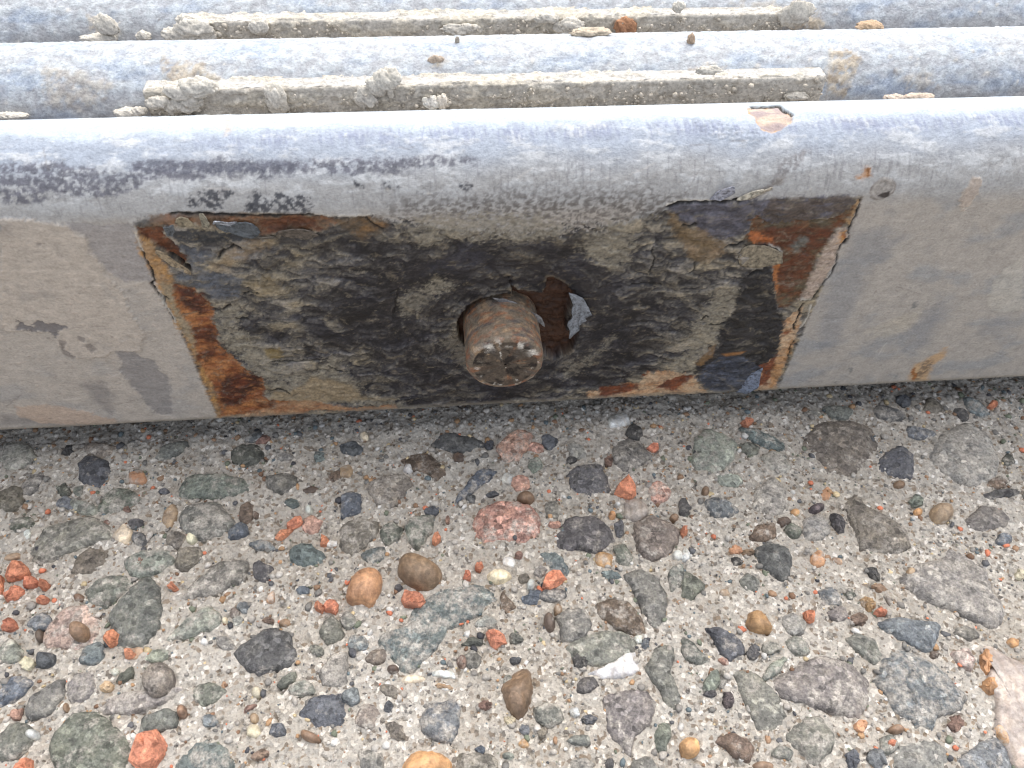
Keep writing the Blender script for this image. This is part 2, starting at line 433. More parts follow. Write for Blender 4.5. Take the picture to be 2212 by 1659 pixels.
# ------------------------------------------------------------------ front rail skin
def front_skin(X, S):
    base = C(167, 160, 152)
    k = Skin(X, S, base)
    f1 = fbm(X/14, S/9, 3, 5, .55); f2 = fbm(X/3.2, S/2.0, 8, 5, .6); f3 = fbm(X/1.1, S/.8, 12, 4, .6)
    # paint over the flat face: pinkish on the left, greyer on the right
    left = sstep(-25, -70, X)[:, None]
    k.col = k.col*(1-left)+C(174, 165, 155)[None]*left
    blot = sstep(.0, .45, f1)[:, None]*.55*(.5+.5*sstep(-20, 20, X))[:, None]
    k.col = k.col*(1-blot)+C(138, 142, 146)[None]*blot
    k.col *= (1+.09*f2+.07*f3)[:, None]
    # old paint edges, low relief
    k.h += .10*f1+.05*f2+.03*f3
    flat_x = np.clip(X, -140, 160)
    # ---- rounded top: zinc-grey metal with white dust
    up = sstep(50.0, 54.5, S+.9*f2)[:, None]
    zinc = C(162, 161, 160)[None]*(1+.13*f2+.12*f3)[:, None]
    zinc2 = C(150, 158, 170)[None]*(1+.10*f2+.10*f3)[:, None]
    top = sstep(57, 64, S+1.6*f1)[:, None]
    zc = zinc*(1-top)+zinc2*top
    k.col = k.col*(1-up)+zc*up
    dust = sstep(-.05, .40, fbm(X/7, S/2.6, 21, 6, .62)+.25*f3-.012*(S-60))[:, None]*sstep(53, 58, S)[:, None]*.72
    k.col = k.col*(1-dust)+C(188, 190, 192)[None]*dust
    k.h += (dust[:, 0]*.10)
    td = sstep(65, 69, S+2.2*fbm(X/6, S/5, 44, 5, .6))[:, None]*.75
    k.col = k.col*(1-td)+C(184, 194, 199)[None]*td
    # brushed strip just under the crest, dust rubbed off in short upright streaks
    stk = sstep(-.12, .3, fbm(X/.8+.15*S, S/5.5, 51, 4, .65)+.5*fbm(X/9, S/5, 53, 3))
    band = np.exp(-((S-65.3-.8*f1)/1.7)**2)*sstep(-60, -35, X)*(stk*.75+.1)
    k.col = k.col*(1-band[:, None])+C(128, 135, 155)[None]*band[:, None]
    # dark stain band on the left with a ragged upper edge
    P = SP('p', [(-60, 352), (130, 352), (160, 362), (205, 362), (215, 372), (285, 372), (290, 352), (470, 345), (520, 352), (620, 350), (700, 345), (850, 342), (960, 338), (1025, 340),
                 (1030, 352), (900, 362), (840, 378), (700, 372), (560, 384), (470, 378), (420, 392), (320, 385), (280, 412), (235, 430), (140, 420), (60, 440), (-60, 425)])
    k.put(P, C(88, 88, 98), soft=.5, warp=.9, wsc=2.2, alpha=.85, tex=.3, mott=(-.12, .22, 1.1, 1.0), seed=5)
    P = SP('p', [(280, 350), (470, 345), (640, 348), (640, 368), (470, 372), (280, 378)])
    k.put(P, C(82, 84, 96), soft=.4, warp=.9, wsc=1.8, alpha=.75, tex=.3, mott=(-.25, .2, 1.0, 1.1), seed=6)
    for (cx, cy, r) in ((415, 437, 1.0), (455, 433, 1.8), (560, 445, 2.0), (610, 438, 1.8), (650, 443, 1.7), (490, 420, .6), (775, 400, .5), (835, 402, .7), (860, 405, .4), (1005, 404, .8), (545, 462, 1.2)):
        c0 = surf((cx, cy)); a = np.linspace(0, 6.28, 9)[:-1]
        k.put([(c0[0]+r*math.cos(t), c0[1]+r*math.sin(t)) for t in a], C(52, 54, 62), soft=.3, warp=.9, wsc=1.2, alpha=.9, mott=(-.15, .2, 1., .8), seed=int(cx))
    dr = sstep(.34, .55, fbm(X/.5, S/5.0, 55, 3, .5)+.35*fbm(X/12, S/8, 56, 2))*sstep(53, 55, S)*sstep(63, 60, S)*.28
    k.col = k.col*(1-dr[:, None])+C(86, 82, 88)[None]*dr[:, None]
    # speckled dark scuffing above the middle of the plate
    P = SP('p', [(840, 462), (870, 425), (1100, 410), (1420, 405), (1500, 430), (1440, 475), (1100, 500)])
    k.put(P, C(84, 78, 74), soft=3.0, warp=1.8, alpha=.8, tex=.3, mott=(.0, .25, 1.1, .8), seed=9)
    # ---- face details outside the rusted rectangle
    P = SP('L', [(0, 100), (230, 110), (300, 140), (490, 150), (540, 210), (600, 240), (630, 320), (700, 420), (750, 500), (800, 560), (870, 640), (920, 760), (1020, 900), (1000, 1050), (870, 1060), (800, 1060), (760, 1090), (540, 1100), (400, 960), (340, 910), (0, 900)])
    k.put(P, C(180, 169, 157), soft=.18, warp=.5, wsc=4, alpha=.85, tex=.14, h=.28, lip=.12, seed=11)
    k.dots(420, -92, -52, 12, 44, (.10, .34), C(186, 172, 160), 71, h=.32, alpha=.4)
    P = SP('L', [(130, 830), (230, 870), (260, 820), (340, 850), (380, 840), (470, 870), (420, 910), (390, 950), (340, 905), (230, 905), (120, 890)])
    k.put(P, C(112, 108, 108), soft=.15, warp=.3, alpha=.9, tex=.1, h=-.25, seed=13)
    for pts in ([(550, 935), (600, 950), (600, 985), (560, 970)], [(590, 1000), (640, 990), (690, 1030), (650, 1060)], [(410, 960), (480, 980), (450, 1040), (530, 1080), (520, 1110), (440, 1070)], [(260, 270), (300, 280), (290, 300), (262, 290)]):
        k.put(SP('L', pts), C(128, 120, 114), soft=.15, warp=.25, alpha=.8, tex=.1, h=-.12, seed=17)
    P = SP('L', [(790, 1050), (860, 1030), (960, 1070), (1080, 1120), (1150, 1200), (1210, 1260), (1210, 1500), (1100, 1500), (980, 1350), (850, 1200), (850, 1120)])
    k.put(P, C(134, 130, 128), soft=.35, warp=.8, alpha=.8, tex=.15, h=-.2, seed=19)
    for pts in ([(560, 1290), (720, 1260), (800, 1380), (780, 1500), (700, 1440), (640, 1380)], [(0, 1500), (300, 1520), (700, 1560), (900, 1560), (880, 1590), (0, 1580)], [(100, 150), (60, 200), (0, 190), (0, 140)]):
        k.put(SP('L', pts), C(118, 114, 112), soft=1.2, warp=1.2, alpha=.6, tex=.15, seed=23)
    P = SP('L', [(100, 1440), (400, 1430), (620, 1480), (820, 1530), (820, 1580), (300, 1560), (120, 1500)])
    k.put(P, C(184, 160, 140), soft=.4, warp=.7, alpha=.7, tex=.08, h=.08, seed=29)
    P = SP('L', [(480, 150), (980, 150), (1060, 420), (1090, 560), (880, 560), (760, 480), (640, 330), (620, 260), (540, 200)])
    k.put(P, C(142, 138, 138), soft=.3, warp=.6, alpha=.65, tex=.15, h=-.1, seed=31)
    # bluish clouds and scuffs on the right
    for pts, a in (([(780, 440), (1000, 420), (1150, 500), (900, 700), (780, 960), (620, 1300), (480, 1300), (560, 900), (700, 620)], .5),
                   ([(1150, 1150), (1380, 950), (1460, 980), (1300, 1250), (1160, 1290)], .6), ([(1700, 1080), (1900, 1040), (1850, 1250), (1700, 1190)], .4)):
        k.put(SP('R', pts), C(126, 129, 134), soft=2.2, warp=2.2, wsc=5, alpha=a, tex=.15, seed=int(a*100))
    P = SP('R', [(1780, 800), (2006, 600), (2006, 1000), (1850, 1040), (1730, 990)])
    k.put(P, C(182, 176, 166), soft=.4, warp=.8, alpha=.7, tex=.12, h=.12, seed=37)
    k.put(SP('R', [(860, 1160), (1100, 1060), (1290, 990), (1180, 1140), (1000, 1220)]), C(178, 168, 152), soft=1.2, warp=1., alpha=.55, seed=39)
    k.put(SP('R', [(1530, 270), (1560, 160), (1630, 40), (1700, 60), (1690, 130), (1620, 240), (1570, 285)]), C(176, 160, 146), soft=.25, warp=.4, alpha=.75, tex=.2, tsc=(.7, .7), h=.15, lip=.18, lipcol=C(196, 186, 174), seed=41)
    a = np.linspace(0, 6.28, 14)[:-1]; c0 = surf(px('R', (985, 135)))
    k.put([(c0[0]+2.3*math.cos(t), c0[1]+2.1*math.sin(t)) for t in a], C(150, 144, 138), soft=.15, warp=.25, alpha=.9, tex=.35, tsc=(.6, .6), h=-.1, lip=.22, lipcol=C(120, 112, 106), seed=43)
    k.put(SP('R', [(945, 185), (985, 165), (1040, 148), (1030, 185), (990, 196)]), C(58, 50, 46), soft=.15, warp=.2, seed=44)
    # rust runs on the right
    k.put(SP('R', [(800, 50), (850, 20), (855, -20), (890, -20), (905, 35), (840, 55)]), C(178, 124, 66), soft=.6, warp=.4, alpha=.8, seed=45)
    k.put(SP('R', [(868, -25), (888, -25), (895, 35), (868, 40)]), C(120, 74, 32), soft=.25, warp=.3, alpha=.9, seed=46)
    k.put(SP('R', [(1170, 1500), (1210, 1410), (1290, 1370), (1430, 1290), (1440, 1340), (1350, 1400), (1290, 1530), (1200, 1540)]), C(188, 150, 104), soft=.8, warp=.5, alpha=.75, seed=47)
    k.put(SP('R', [(1290, 1370), (1350, 1380), (1330, 1430), (1250, 1520), (1200, 1500), (1260, 1440)]), C(112, 94, 76), soft=.25, warp=.5, alpha=.8, tex=.4, mott=(-.1, .2, .8, .8), h=-.15, seed=48)
    k.put(SP('R', [(1190, 1440), (1215, 1425), (1225, 1490), (1200, 1530)]), C(140, 86, 36), soft=.2, warp=.3, alpha=.9, seed=49)
    for pts in ([(690, 1500), (650, 1540), (640, 1530), (680, 1500)], [(1060, 1480), (1090, 1480), (1080, 1510)], [(740, 1430), (765, 1435), (755, 1465)], [(1190, 960), (1240, 940), (1230, 980), (1200, 1000)]):
        k.put(SP('R', pts), C(98, 102, 102), soft=.4, warp=.4, alpha=.7, seed=50)
    for pts in ([(-20, 1030), (60, 1050), (110, 1030)],): pass
    k.dots(150, -105, 125, 3, 50, (.08, .28), C(120, 113, 106), 72, alpha=.55)
    k.dots(120, -105, 125, 3, 60, (.06, .2), C(196, 190, 182), 73, h=.12, alpha=.6)
    rs = np.random.default_rng(74)
    for q in range(60):
        x0, t0 = rs.uniform(-100, 120), rs.uniform(3, 64); a0 = rs.normal(0, .5) if rs.uniform() < .6 else rs.uniform(0, 3.1); ln = rs.uniform(2, 9)
        k.crack([(x0, t0), (x0+ln*math.cos(a0), t0+ln*.6*math.sin(a0))], .03, .03, C(*((196, 190, 184) if rs.uniform() < .5 else (110, 104, 100))), seed=750+q, jag=.25, a=.45)
    spl = sstep(.15, .6, fbm(X/5, S/7, 78, 6, .7))[:, None]*sstep(50, 44, S)[:, None]*.4
    k.col = k.col*(1-spl)+C(142, 138, 134)[None]*spl
    # ---- chip on the crest (bare primer with a dark lifted edge)
    P = SP('c3', [(420, 700), (470, 685), (540, 690), (620, 680), (660, 710), (715, 745), (710, 790), (640, 840), (580, 860), (510, 835), (480, 790), (470, 750), (430, 735)])
    k.put(P, C(188, 168, 150), soft=.15, warp=.25, wsc=1.5, tex=.15, var=C(150, 134, 132), h=-.35, lipcol=C(196, 156, 104), seed=52)
    k.crack(SP('c3', [(440, 690), (530, 688), (620, 680), (660, 715), (712, 745)]), .22, .3, C(50, 42, 36), seed=53, jag=.3)
    # bubbled paint left of the chip
    P = SP('c3', [(0, 760), (60, 740), (200, 760), (330, 800), (470, 840), (560, 890), (430, 920), (330, 900), (200, 910), (80, 860)])
    i = k.box(P, 2)
    cell = np.abs(np.sin(X[i]*3.3+2*fbm(X[i]/1.5, S[i]/1.5, 61, 2))*np.sin(S[i]*3.6+2*fbm(X[i]/1.5+7, S[i]/1.5, 62, 2)))
    m = sstep(.6, -.8, poly_sd(X[i], S[i], P)+.8*f2[i])
    k.h[i] += .22*m*cell; k.col[i] *= (1+m*(.35*(cell-.45)))[:, None]
    k.put(SP('p', [(1690, 345), (1735, 322), (1748, 330), (1715, 370), (1680, 385), (1660, 400)]), C(120, 116, 116), soft=.5, warp=.5, alpha=.7, tex=.3, mott=(-.1, .2, .9, .9), seed=63)
    k.put(SP('p', [(1560, 440), (1620, 420), (1670, 395), (1700, 375), (1690, 395), (1640, 425), (1600, 445)]), C(110, 100, 92), soft=.5, warp=.4, alpha=.7, tex=.3, seed=64)
    k.put(SP('p', [(480, 262), (505, 258), (500, 285), (488, 290)]), C(186, 160, 130), soft=.6, warp=.6, alpha=.5, seed=65)
    k.put(SP('p', [(738, 254), (758, 250), (756, 262), (742, 264)]), C(180, 150, 120), soft=.4, warp=.5, alpha=.5, seed=66)

    # ---- the rusted rectangle
    rect = SP('p', [(290, 487), (420, 466), (560, 458), (700, 464), (820, 466), (900, 476), (1100, 492), (1300, 478), (1440, 452), (1560, 440), (1700, 428), (1862, 425), (1672, 852), (1300, 880), (900, 905), (478, 913)])
    # top middle: taupe paint half worn through
    ring = np.hypot((X-HOLE_C[0])/1.15, S-HOLE_C[1])
    drect = poly_sd(X, S, rect); wtop = np.exp(-((X-3)/23)**2)*sstep(38, 46, S)
    inr = sstep(.35, -.35, drect+.3*f2+.3*f3+wtop*(1.2+4.2*fbm(X/1.1, S/.8, 89, 5, .85)))
    k.h -= .22*sstep(.2, -.3, drect+.25*f2)*(1-wtop)
    # charcoal staining: horizontal streaks on the sides, swirled round the pin
    ang = np.arctan2(S-HOLE_C[1], (X-HOLE_C[0])/1.15)
    sw = sstep(26, 10, ring)
    wx = X+3.2*fbm(X/7, S/5, 86, 4, .6); wt = S+2.0*fbm(X/7+40, S/5, 87, 4, .6)
    st = fbm(wx/5.0+wt*.25, wt/2.6, 91, 6, .64)*(1-sw)+fbm(ring/1.7+.4*fbm(X/3, S/3, 88, 3), ang*2.6, 92, 6, .64)*sw
    st2 = fbm(wx/2.0, wt/1.3, 93, 5, .66)
    big = fbm(X/16, S/11, 94, 3, .5)
    core = sstep(50, 22, np.hypot((X+4)/1.05, (S-25)*1.2))
    v = .66+.62*st+.40*st2+.30*big-.36*core+.20*sstep(40, 50, S)*np.exp(-((X-6)/22)**2)
    stops = [(.0, (24, 22, 24)), (.22, (42, 39, 41)), (.42, (66, 63, 62)), (.6, (98, 93, 86)), (.78, (130, 122, 108)), (1.0, (152, 142, 126))]
    px_ = np.array([q[0] for q in stops]); cs_ = np.array([C(*q[1]) for q in stops])
    char = np.stack([np.interp(v, px_, cs_[:, c_]) for c_ in range(3)], -1)
    hue = fbm(wx/8+11, wt/4, 97, 4, .6)
    char = char*(1+np.clip(hue, 0, 1)[:, None]*np.array([[-.16, -.07, .24]])+np.clip(-hue, 0, 1)[:, None]*np.array([[.16, .03, -.25]]))
    char = char*(1+.25*f3+.16*fbm(X/.45, S/.4, 98, 2))[:, None]
    al = inr[:, None]
    k.col = k.col*(1-al)+np.clip(char, .006, 1)*al
    k.h += inr*(.08*(v-.4)+.16*sstep(.38, .43, v)+.2*sstep(.62, .67, v))
    sc = sstep(.30, .62, fbm(wx/2.4+wt*.5, wt/1.2, 101, 6, .7)+.15*st)*inr*.5
    k.col = k.col*(1-sc[:, None])+C(142, 131, 112)[None]*sc[:, None]
    # dark arcs round the pin
    for r0, wd, al in ((15.5, 1.5, .9), (12.0, .9, .85), (19.5, 1.1, .65)):
        e = np.exp(-((ring-r0+.9*f2)/wd)**2)*al*sstep(-.2, .5, np.sin(ang)+.3*f1)*sstep(-.35, .2, st)
        k.col = k.col*(1-e[:, None])+C(38, 34, 36)[None]*e[:, None]; k.h -= .15*e
    k.put(SP('c5', [(300, 180), (640, 30), (820, 130), (700, 240), (520, 300), (330, 320), (200, 330)]), C(52, 52, 62), soft=1.2, warp=1.2, alpha=.6, tex=.4, mott=(-.2, .3, 3., 1.5), seed=121)
    # taupe remnants
    T = C(142, 134, 118)
    for tg, pts, a in (('c2', [(420, 1440), (560, 1400), (900, 1380), (1300, 1400), (1500, 1480), (1300, 1560), (900, 1560), (700, 1540), (560, 1600), (450, 1560)], .75),
                       ('c5', [(1640, 60), (1900, 20), (2180, 60), (2120, 200), (1960, 280), (1840, 230), (1720, 130)], .8), ('c5', [(230, 400), (460, 380), (500, 430), (360, 520), (200, 470)], .7),
                       ('c4', [(700, 780), (790, 735), (870, 735), (900, 800), (845, 850), (870, 900), (960, 1000), (1040, 1010), (1090, 1100), (1220, 1130), (1330, 1200), (1450, 1060), (1510, 1080), (1500, 1130), (1650, 1260), (1650, 1320), (1900, 1345), (1940, 1400), (1330, 1360), (1060, 1350), (1080, 1250), (1000, 1200), (880, 1110), (800, 1030), (720, 940)], .95),
                       ('c4', [(1880, 700), (2000, 640), (2200, 560), (2200, 640), (2050, 760), (1930, 830)], .6), ('c4', [(990, 560), (1120, 500), (1180, 560), (1160, 650), (1000, 640)], .5),
                       ('c6', [(870, 730), (1000, 750), (960, 900), (840, 1080), (700, 1200), (690, 1300), (500, 1270), (640, 1160), (690, 1000), (760, 880)], .9),
                       ('c6', [(150, 320), (280, 330), (300, 450), (180, 520), (60, 560), (0, 560), (0, 420)], .8), ('c5', [(1650, 1130), (2000, 900), (1900, 1000), (1700, 1200), (1500, 1300), (1560, 1180)], .6), ('c5', [(380, 920), (560, 880), (620, 1010), (640, 1180), (500, 1120)], .55)):
        k.put(SP(tg, pts), T, soft=.5, warp=1.0, wsc=2.4, alpha=a*.82, tex=.3, tsc=(1.2, .7), mott=(-.28, .3, 1.4, .8), h=.10, dith=2.6, seed=131+int(pts[0][0]) % 50)
    k.put(SP('c4', [(1060, 1340), (1080, 1290), (1180, 1300), (1330, 1200), (1600, 1250), (1640, 1330), (1850, 1345), (1480, 1360)]), C(146, 128, 100), soft=.8, warp=.8, alpha=.8, seed=141)
    # left: tan border, dark red-brown rust
    k.put(SP('c4', [(185, 225), (240, 250), (330, 370), (430, 560), (470, 760), (560, 880), (600, 1080), (700, 1260), (760, 1480), (735, 1480), (560, 1060), (450, 850), (330, 620), (230, 400)]), C(160, 128, 92), soft=.5, warp=.7, alpha=.9, tex=.2, var=C(178, 132, 74), seed=151)
    k.put(SP('c4', [(330, 560), (430, 600), (470, 760), (560, 880), (560, 1010), (480, 880), (400, 720)]), C(142, 132, 112), soft=.5, warp=.7, alpha=.75, tex=.2, seed=152)
    rustcol = C(164, 110, 66); rustdk = C(58, 28, 18)
    k.put(SP('c4', [(430, 600), (560, 625), (640, 680), (690, 760), (690, 840), (720, 950), (725, 1000), (790, 1040), (840, 1100), (910, 1160), (1010, 1215), (1030, 1270), (1000, 1320), (1060, 1350), (1200, 1360), (1060, 1400), (900, 1450), (760, 1480), (700, 1270), (650, 1200), (590, 1090), (560, 900), (520, 830), (470, 780), (430, 680)]),
          rustcol, soft=.3, warp=.4, tex=.3, tsc=(1.6, .8), var=C(126, 72, 40), h=-.30, lip=.0, seed=153)
    for pts, a in (([(430, 605), (560, 628), (640, 690), (690, 770), (680, 800), (600, 790), (540, 760), (480, 720)], .95), ([(570, 890), (690, 870), (720, 950), (722, 990), (650, 985), (580, 970)], .9), ([(580, 1095), (640, 1040), (720, 1010), (700, 1060), (640, 1100)], .85),
                   ([(720, 1340), (760, 1220), (900, 1160), (1010, 1215), (1020, 1280), (940, 1300), (860, 1390), (760, 1400), (720, 1380)], .95), ([(980, 1370), (1070, 1350), (1150, 1390), (1060, 1420), (1000, 1400)], .7)):
        k.put(SP('c4', pts), rustdk, soft=.7, warp=1.0, wsc=1.8, alpha=a, tex=.5, tsc=(1.3, .6), mott=(-.45, .35, 2.2, .9), var=C(88, 42, 24), seed=161+int(pts[0][1]) % 40)
    # torn wedge, upper left
    k.put(SP('T', [(370, 400), (560, 390), (740, 400), (760, 510), (850, 560), (930, 640), (1000, 760), (1050, 870), (1100, 955), (1000, 900), (870, 790), (760, 690), (660, 640), (560, 560), (400, 520)]), C(78, 44, 26), soft=.2, warp=.3, tex=.4, tsc=(1., .6), var=C(108, 62, 36), h=-.6, seed=171)
    k.put(SP('T', [(1100, 955), (1040, 940), (900, 830), (800, 740), (860, 760), (960, 820), (1030, 880)]), C(26, 16, 11), soft=.25, warp=.15, h=-1.0, seed=172)
    # top strip: rust, dark slate and lifted edges
    k.put(SP('c4', [(200, 230), (300, 160), (500, 135), (900, 150), (1400, 150), (1500, 190), (1390, 250), (1110, 260), (990, 280), (600, 200), (380, 215), (300, 250)]), C(98, 78, 60), soft=.4, warp=.6, tex=.4, var=C(128, 84, 52), alpha=.85, h=-.1, seed=181)
    k.put(SP('c4', [(990, 180), (1330, 165), (1390, 245), (1300, 235), (1190, 225), (1100, 260), (1000, 270)]), C(92, 54, 34), soft=.3, warp=.5, tex=.4, alpha=.85, h=-.25, seed=182)
    k.put(SP('c4', [(375, 220), (450, 240), (700, 250), (850, 265), (980, 290), (880, 310), (560, 335), (480, 330), (420, 280)]), C(46, 48, 52), soft=.3, warp=.4, tex=.3, alpha=.95, seed=183)
    k.put(SP('c4', [(195, 200), (240, 175), (290, 180), (270, 215), (210, 225)]), C(66, 66, 66), soft=.4, warp=.4, alpha=.8, seed=184)
    k.put(SP('c4', [(1480, 180), (1680, 165), (1820, 190), (1800, 260), (1650, 300), (1520, 250)]), C(88, 74, 58), soft=.6, warp=.8, alpha=.85, tex=.35, var=C(122, 92, 58), seed=185)
    k.put(SP('c4', [(690, 480), (740, 400), (830, 340), (980, 310), (1100, 310), (950, 400), (780, 500)]), C(132, 110, 80), soft=1.2, warp=1.4, alpha=.6, tex=.3, mott=(-.2, .3, 2.5, 1.2), seed=186)
    k.put(SP('c4', [(430, 330), (560, 350), (700, 400), (640, 500), (880, 560), (860, 680), (700, 690), (600, 620), (480, 590), (430, 540), (560, 520), (530, 430)]), C(86, 90, 98), soft=.5, warp=.8, alpha=.8, tex=.4, tsc=(2., .7), mott=(-.3, .3, 2.4, 1.), seed=187)
    k.put(SP('c4', [(940, 590), (1060, 540), (1130, 590), (1150, 660), (1010, 660)]), C(122, 104, 70), soft=1.2, warp=1.2, dith=2., alpha=.5, seed=188)
    k.put(SP('c4', [(1020, 1020), (1120, 1010), (1140, 1070), (1060, 1080)]), C(126, 106, 62), soft=.4, warp=.5, alpha=.7, seed=189)
    k.put(SP('c4', [(1280, 980), (1350, 1000), (1350, 1060), (1290, 1060)]), C(24, 21, 22), soft=.3, warp=.4, alpha=.9, seed=190)
    k.put(SP('c4', [(760, 1480), (1060, 1400), (1200, 1350), (1340, 1350), (1600, 1400), (1880, 1385), (1895, 1440), (1640, 1440), (1330, 1430), (1290, 1465), (900, 1490)]), C(164, 130, 98), soft=.4, warp=.6, tex=.18, var=C(152, 108, 76), h=-.12, seed=191)
    k.put(SP('c4', [(1290, 1460), (1340, 1430), (1480, 1420), (1640, 1445), (1500, 1470), (1350, 1480)]), C(146, 134, 112), soft=.2, warp=.3, h=.15, seed=192)
    # right corner: slate, ochre, orange rust, taupe, black
    k.put(SP('U', [(0, 380), (120, 330), (440, 330), (700, 320), (1040, 280), (1560, 270), (1870, 260), (2000, 290), (1900, 420), (1500, 500), (1100, 560), (900, 480), (860, 560), (840, 650), (700, 690), (480, 690), (380, 640), (300, 560), (140, 540), (100, 440)]), C(66, 64, 72), soft=.4, warp=.5, alpha=.95, tex=.45, tsc=(3., .7), var=C(96, 94, 104), h=.08, dith=.7, seed=201)
    k.put(SP('U', [(1080, 300), (1560, 275), (1870, 265), (2000, 300), (1950, 400), (1700, 470), (1400, 520), (1150, 560), (960, 480)]), C(84, 72, 62), soft=.5, warp=.8, alpha=.75, tex=.5, tsc=(3., .7), mott=(-.3, .3, 4., 1.), seed=202)
    k.put(SP('U', [(60, 440), (120, 520), (250, 570), (380, 620), (480, 700), (600, 730), (700, 740), (620, 800), (600, 860), (400, 940), (280, 940), (180, 800), (100, 660), (40, 540)]), C(112, 92, 64), soft=.6, warp=.9, alpha=.85, tex=.45, tsc=(2., .9), var=C(128, 108, 84), h=-.05, dith=.7, seed=203)
    k.put(SP('U', [(860, 560), (920, 470), (1100, 560), (1400, 510), (1750, 490), (1900, 400), (1980, 330), (1960, 420), (1860, 560), (1750, 620), (1640, 800), (1560, 900), (1500, 1050), (1440, 1240), (1380, 1330), (1260, 1420), (1150, 1420), (1130, 1300), (1100, 1150), (1110, 1010), (1180, 960), (1195, 840), (1060, 770), (850, 750), (800, 720), (850, 650)]),
          C(100, 62, 37), soft=.3, warp=.5, tex=.55, tsc=(2.2, .7), var=C(86, 76, 58), h=-.32, dith=.7, seed=204)
    k.put(SP('U', [(1000, 640), (1150, 590), (1400, 580), (1700, 600), (1740, 630), (1640, 780), (1480, 860), (1300, 800), (1180, 820), (1060, 740)]), C(84, 42, 22), soft=.6, warp=.8, alpha=.8, tex=.4, mott=(-.35, .3, 2.6, 1.), seed=205)
    k.put(SP('U', [(1200, 860), (1450, 860), (1520, 900), (1440, 1100), (1300, 1250), (1160, 1240), (1150, 1050)]), C(86, 44, 22), soft=.6, warp=.8, alpha=.8, tex=.45, mott=(-.35, .3, 2., .9), seed=206)
    k.put(SP('U', [(850, 700), (880, 640), (960, 650), (1100, 720), (1090, 770), (900, 760)]), C(170, 100, 56), soft=.3, warp=.4, alpha=.9, tex=.3, seed=207)
    k.put(SP('U', [(1100, 980), (1170, 960), (1160, 1050), (1140, 1150), (1150, 1280), (1120, 1200), (1100, 1080)]), C(176, 112, 62), soft=.25, warp=.3, alpha=.85, tex=.3, seed=208)
    k.put(SP('U', [(1300, 780), (1400, 700), (1500, 690), (1450, 780), (1330, 850)]), C(98, 98, 92), soft=.5, warp=.5, alpha=.85, tex=.35, seed=209)
    k.put(SP('U', [(1380, 1330), (1440, 1200), (1540, 1000), (1660, 760), (1760, 620), (1860, 590), (1850, 720), (1770, 820), (1740, 960), (1620, 1160), (1500, 1320)]), C(170, 152, 138), soft=.35, warp=.5, alpha=.95, tex=.12, h=.0, seed=210)
    k.put(SP('U', [(1780, 740), (1790, 660), (1860, 620), (1860, 700), (1820, 760)]), C(190, 134, 62), soft=.4, warp=.3, alpha=.85, seed=211)
    k.put(SP('U', [(1820, 660), (1870, 620), (1860, 690), (1830, 710)]), C(132, 72, 28), soft=.2, warp=.3, alpha=.8, seed=212)
    k.put(SP('U', [(1810, 770), (1850, 710), (1885, 715), (1860, 760)]), C(46, 38, 30), soft=.2, warp=.25, h=-.4, seed=213)
    k.put(SP('U', [(1900, 560), (1960, 420), (2010, 290), (1980, 300), (1930, 420), (1860, 540)]), C(160, 128, 90), soft=.3, warp=.3, alpha=.8, seed=214)
    k.put(SP('c6', [(1000, 650), (1200, 600), (1235, 860), (1285, 960), (1260, 1100), (1200, 1210), (1120, 1260), (900, 1260), (700, 1290), (720, 1210), (850, 1110), (860, 1010), (960, 880)]), C(30, 27, 27), soft=.3, warp=.5, alpha=.97, tex=.5, tsc=(2.6, .9), var=C(46, 44, 46), h=.12, dith=.7, seed=215)
    k.put(SP('c6', [(720, 1290), (860, 1180), (1000, 1180), (1130, 1260), (1080, 1370), (960, 1445), (880, 1440), (760, 1390)]), C(46, 49, 58), soft=.3, warp=.5, alpha=.95, tex=.5, tsc=(1.6, .8), var=C(76, 80, 92), seed=216)
    k.put(SP('c6', [(870, 1165), (1030, 1145), (1000, 1165), (900, 1180)]), C(160, 110, 60), soft=.3, warp=.2, alpha=.7, seed=217)
    k.put(SP('c6', [(690, 1230), (740, 1190), (830, 1110), (820, 1180), (740, 1240)]), C(128, 98, 62), soft=.4, warp=.3, alpha=.7, seed=218)
    k.put(SP('c6', [(0, 1420), (340, 1350), (400, 1290), (560, 1280), (700, 1310), (740, 1390), (800, 1430), (960, 1455), (1080, 1385), (1140, 1240), (1240, 1190), (1280, 960), (1330, 900), (1400, 870), (1360, 1050), (1300, 1180), (1260, 1290), (1195, 1425), (900, 1470), (0, 1512)]), C(188, 160, 130), soft=.35, warp=.5, alpha=.95, tex=.13, var=C(180, 138, 100), h=-.1, dith=.7, seed=219)
    for pts in ([(80, 1440), (90, 1390), (170, 1380), (340, 1365), (330, 1400), (200, 1440), (120, 1450)], [(460, 1390), (520, 1340), (620, 1310), (700, 1310), (640, 1360), (560, 1410)], [(510, 1445), (560, 1425), (610, 1425), (560, 1455)], [(1120, 1250), (1200, 1210), (1235, 1180), (1220, 1250), (1170, 1370), (1090, 1385), (1140, 1300)], [(1270, 1040), (1320, 1020), (1310, 1050), (1280, 1055)], [(360, 1310), (400, 1290), (390, 1320)]):
        k.put(SP('c6', pts), C(94, 46, 26), soft=.35, warp=.5, wsc=1.5, alpha=.95, tex=.45, tsc=(1.2, .6), var=C(126, 66, 36), h=-.15, seed=221+int(pts[0][0]) % 30)
    k.put(SP('c6', [(1230, 1200), (1290, 1190), (1330, 1070), (1350, 1080), (1290, 1220), (1200, 1400), (1180, 1390)]), C(168, 120, 70), soft=.4, warp=.5, alpha=.6, seed=229)
    # grime smeared over everything in the rectangle
    sm = sstep(.08, .55, fbm(wx/2.8+5, wt/1.4, 105, 6, .68))*inr*.5
    k.col = k.col*(1-sm[:, None])+np.clip(char*.8, .006, 1)*sm[:, None]
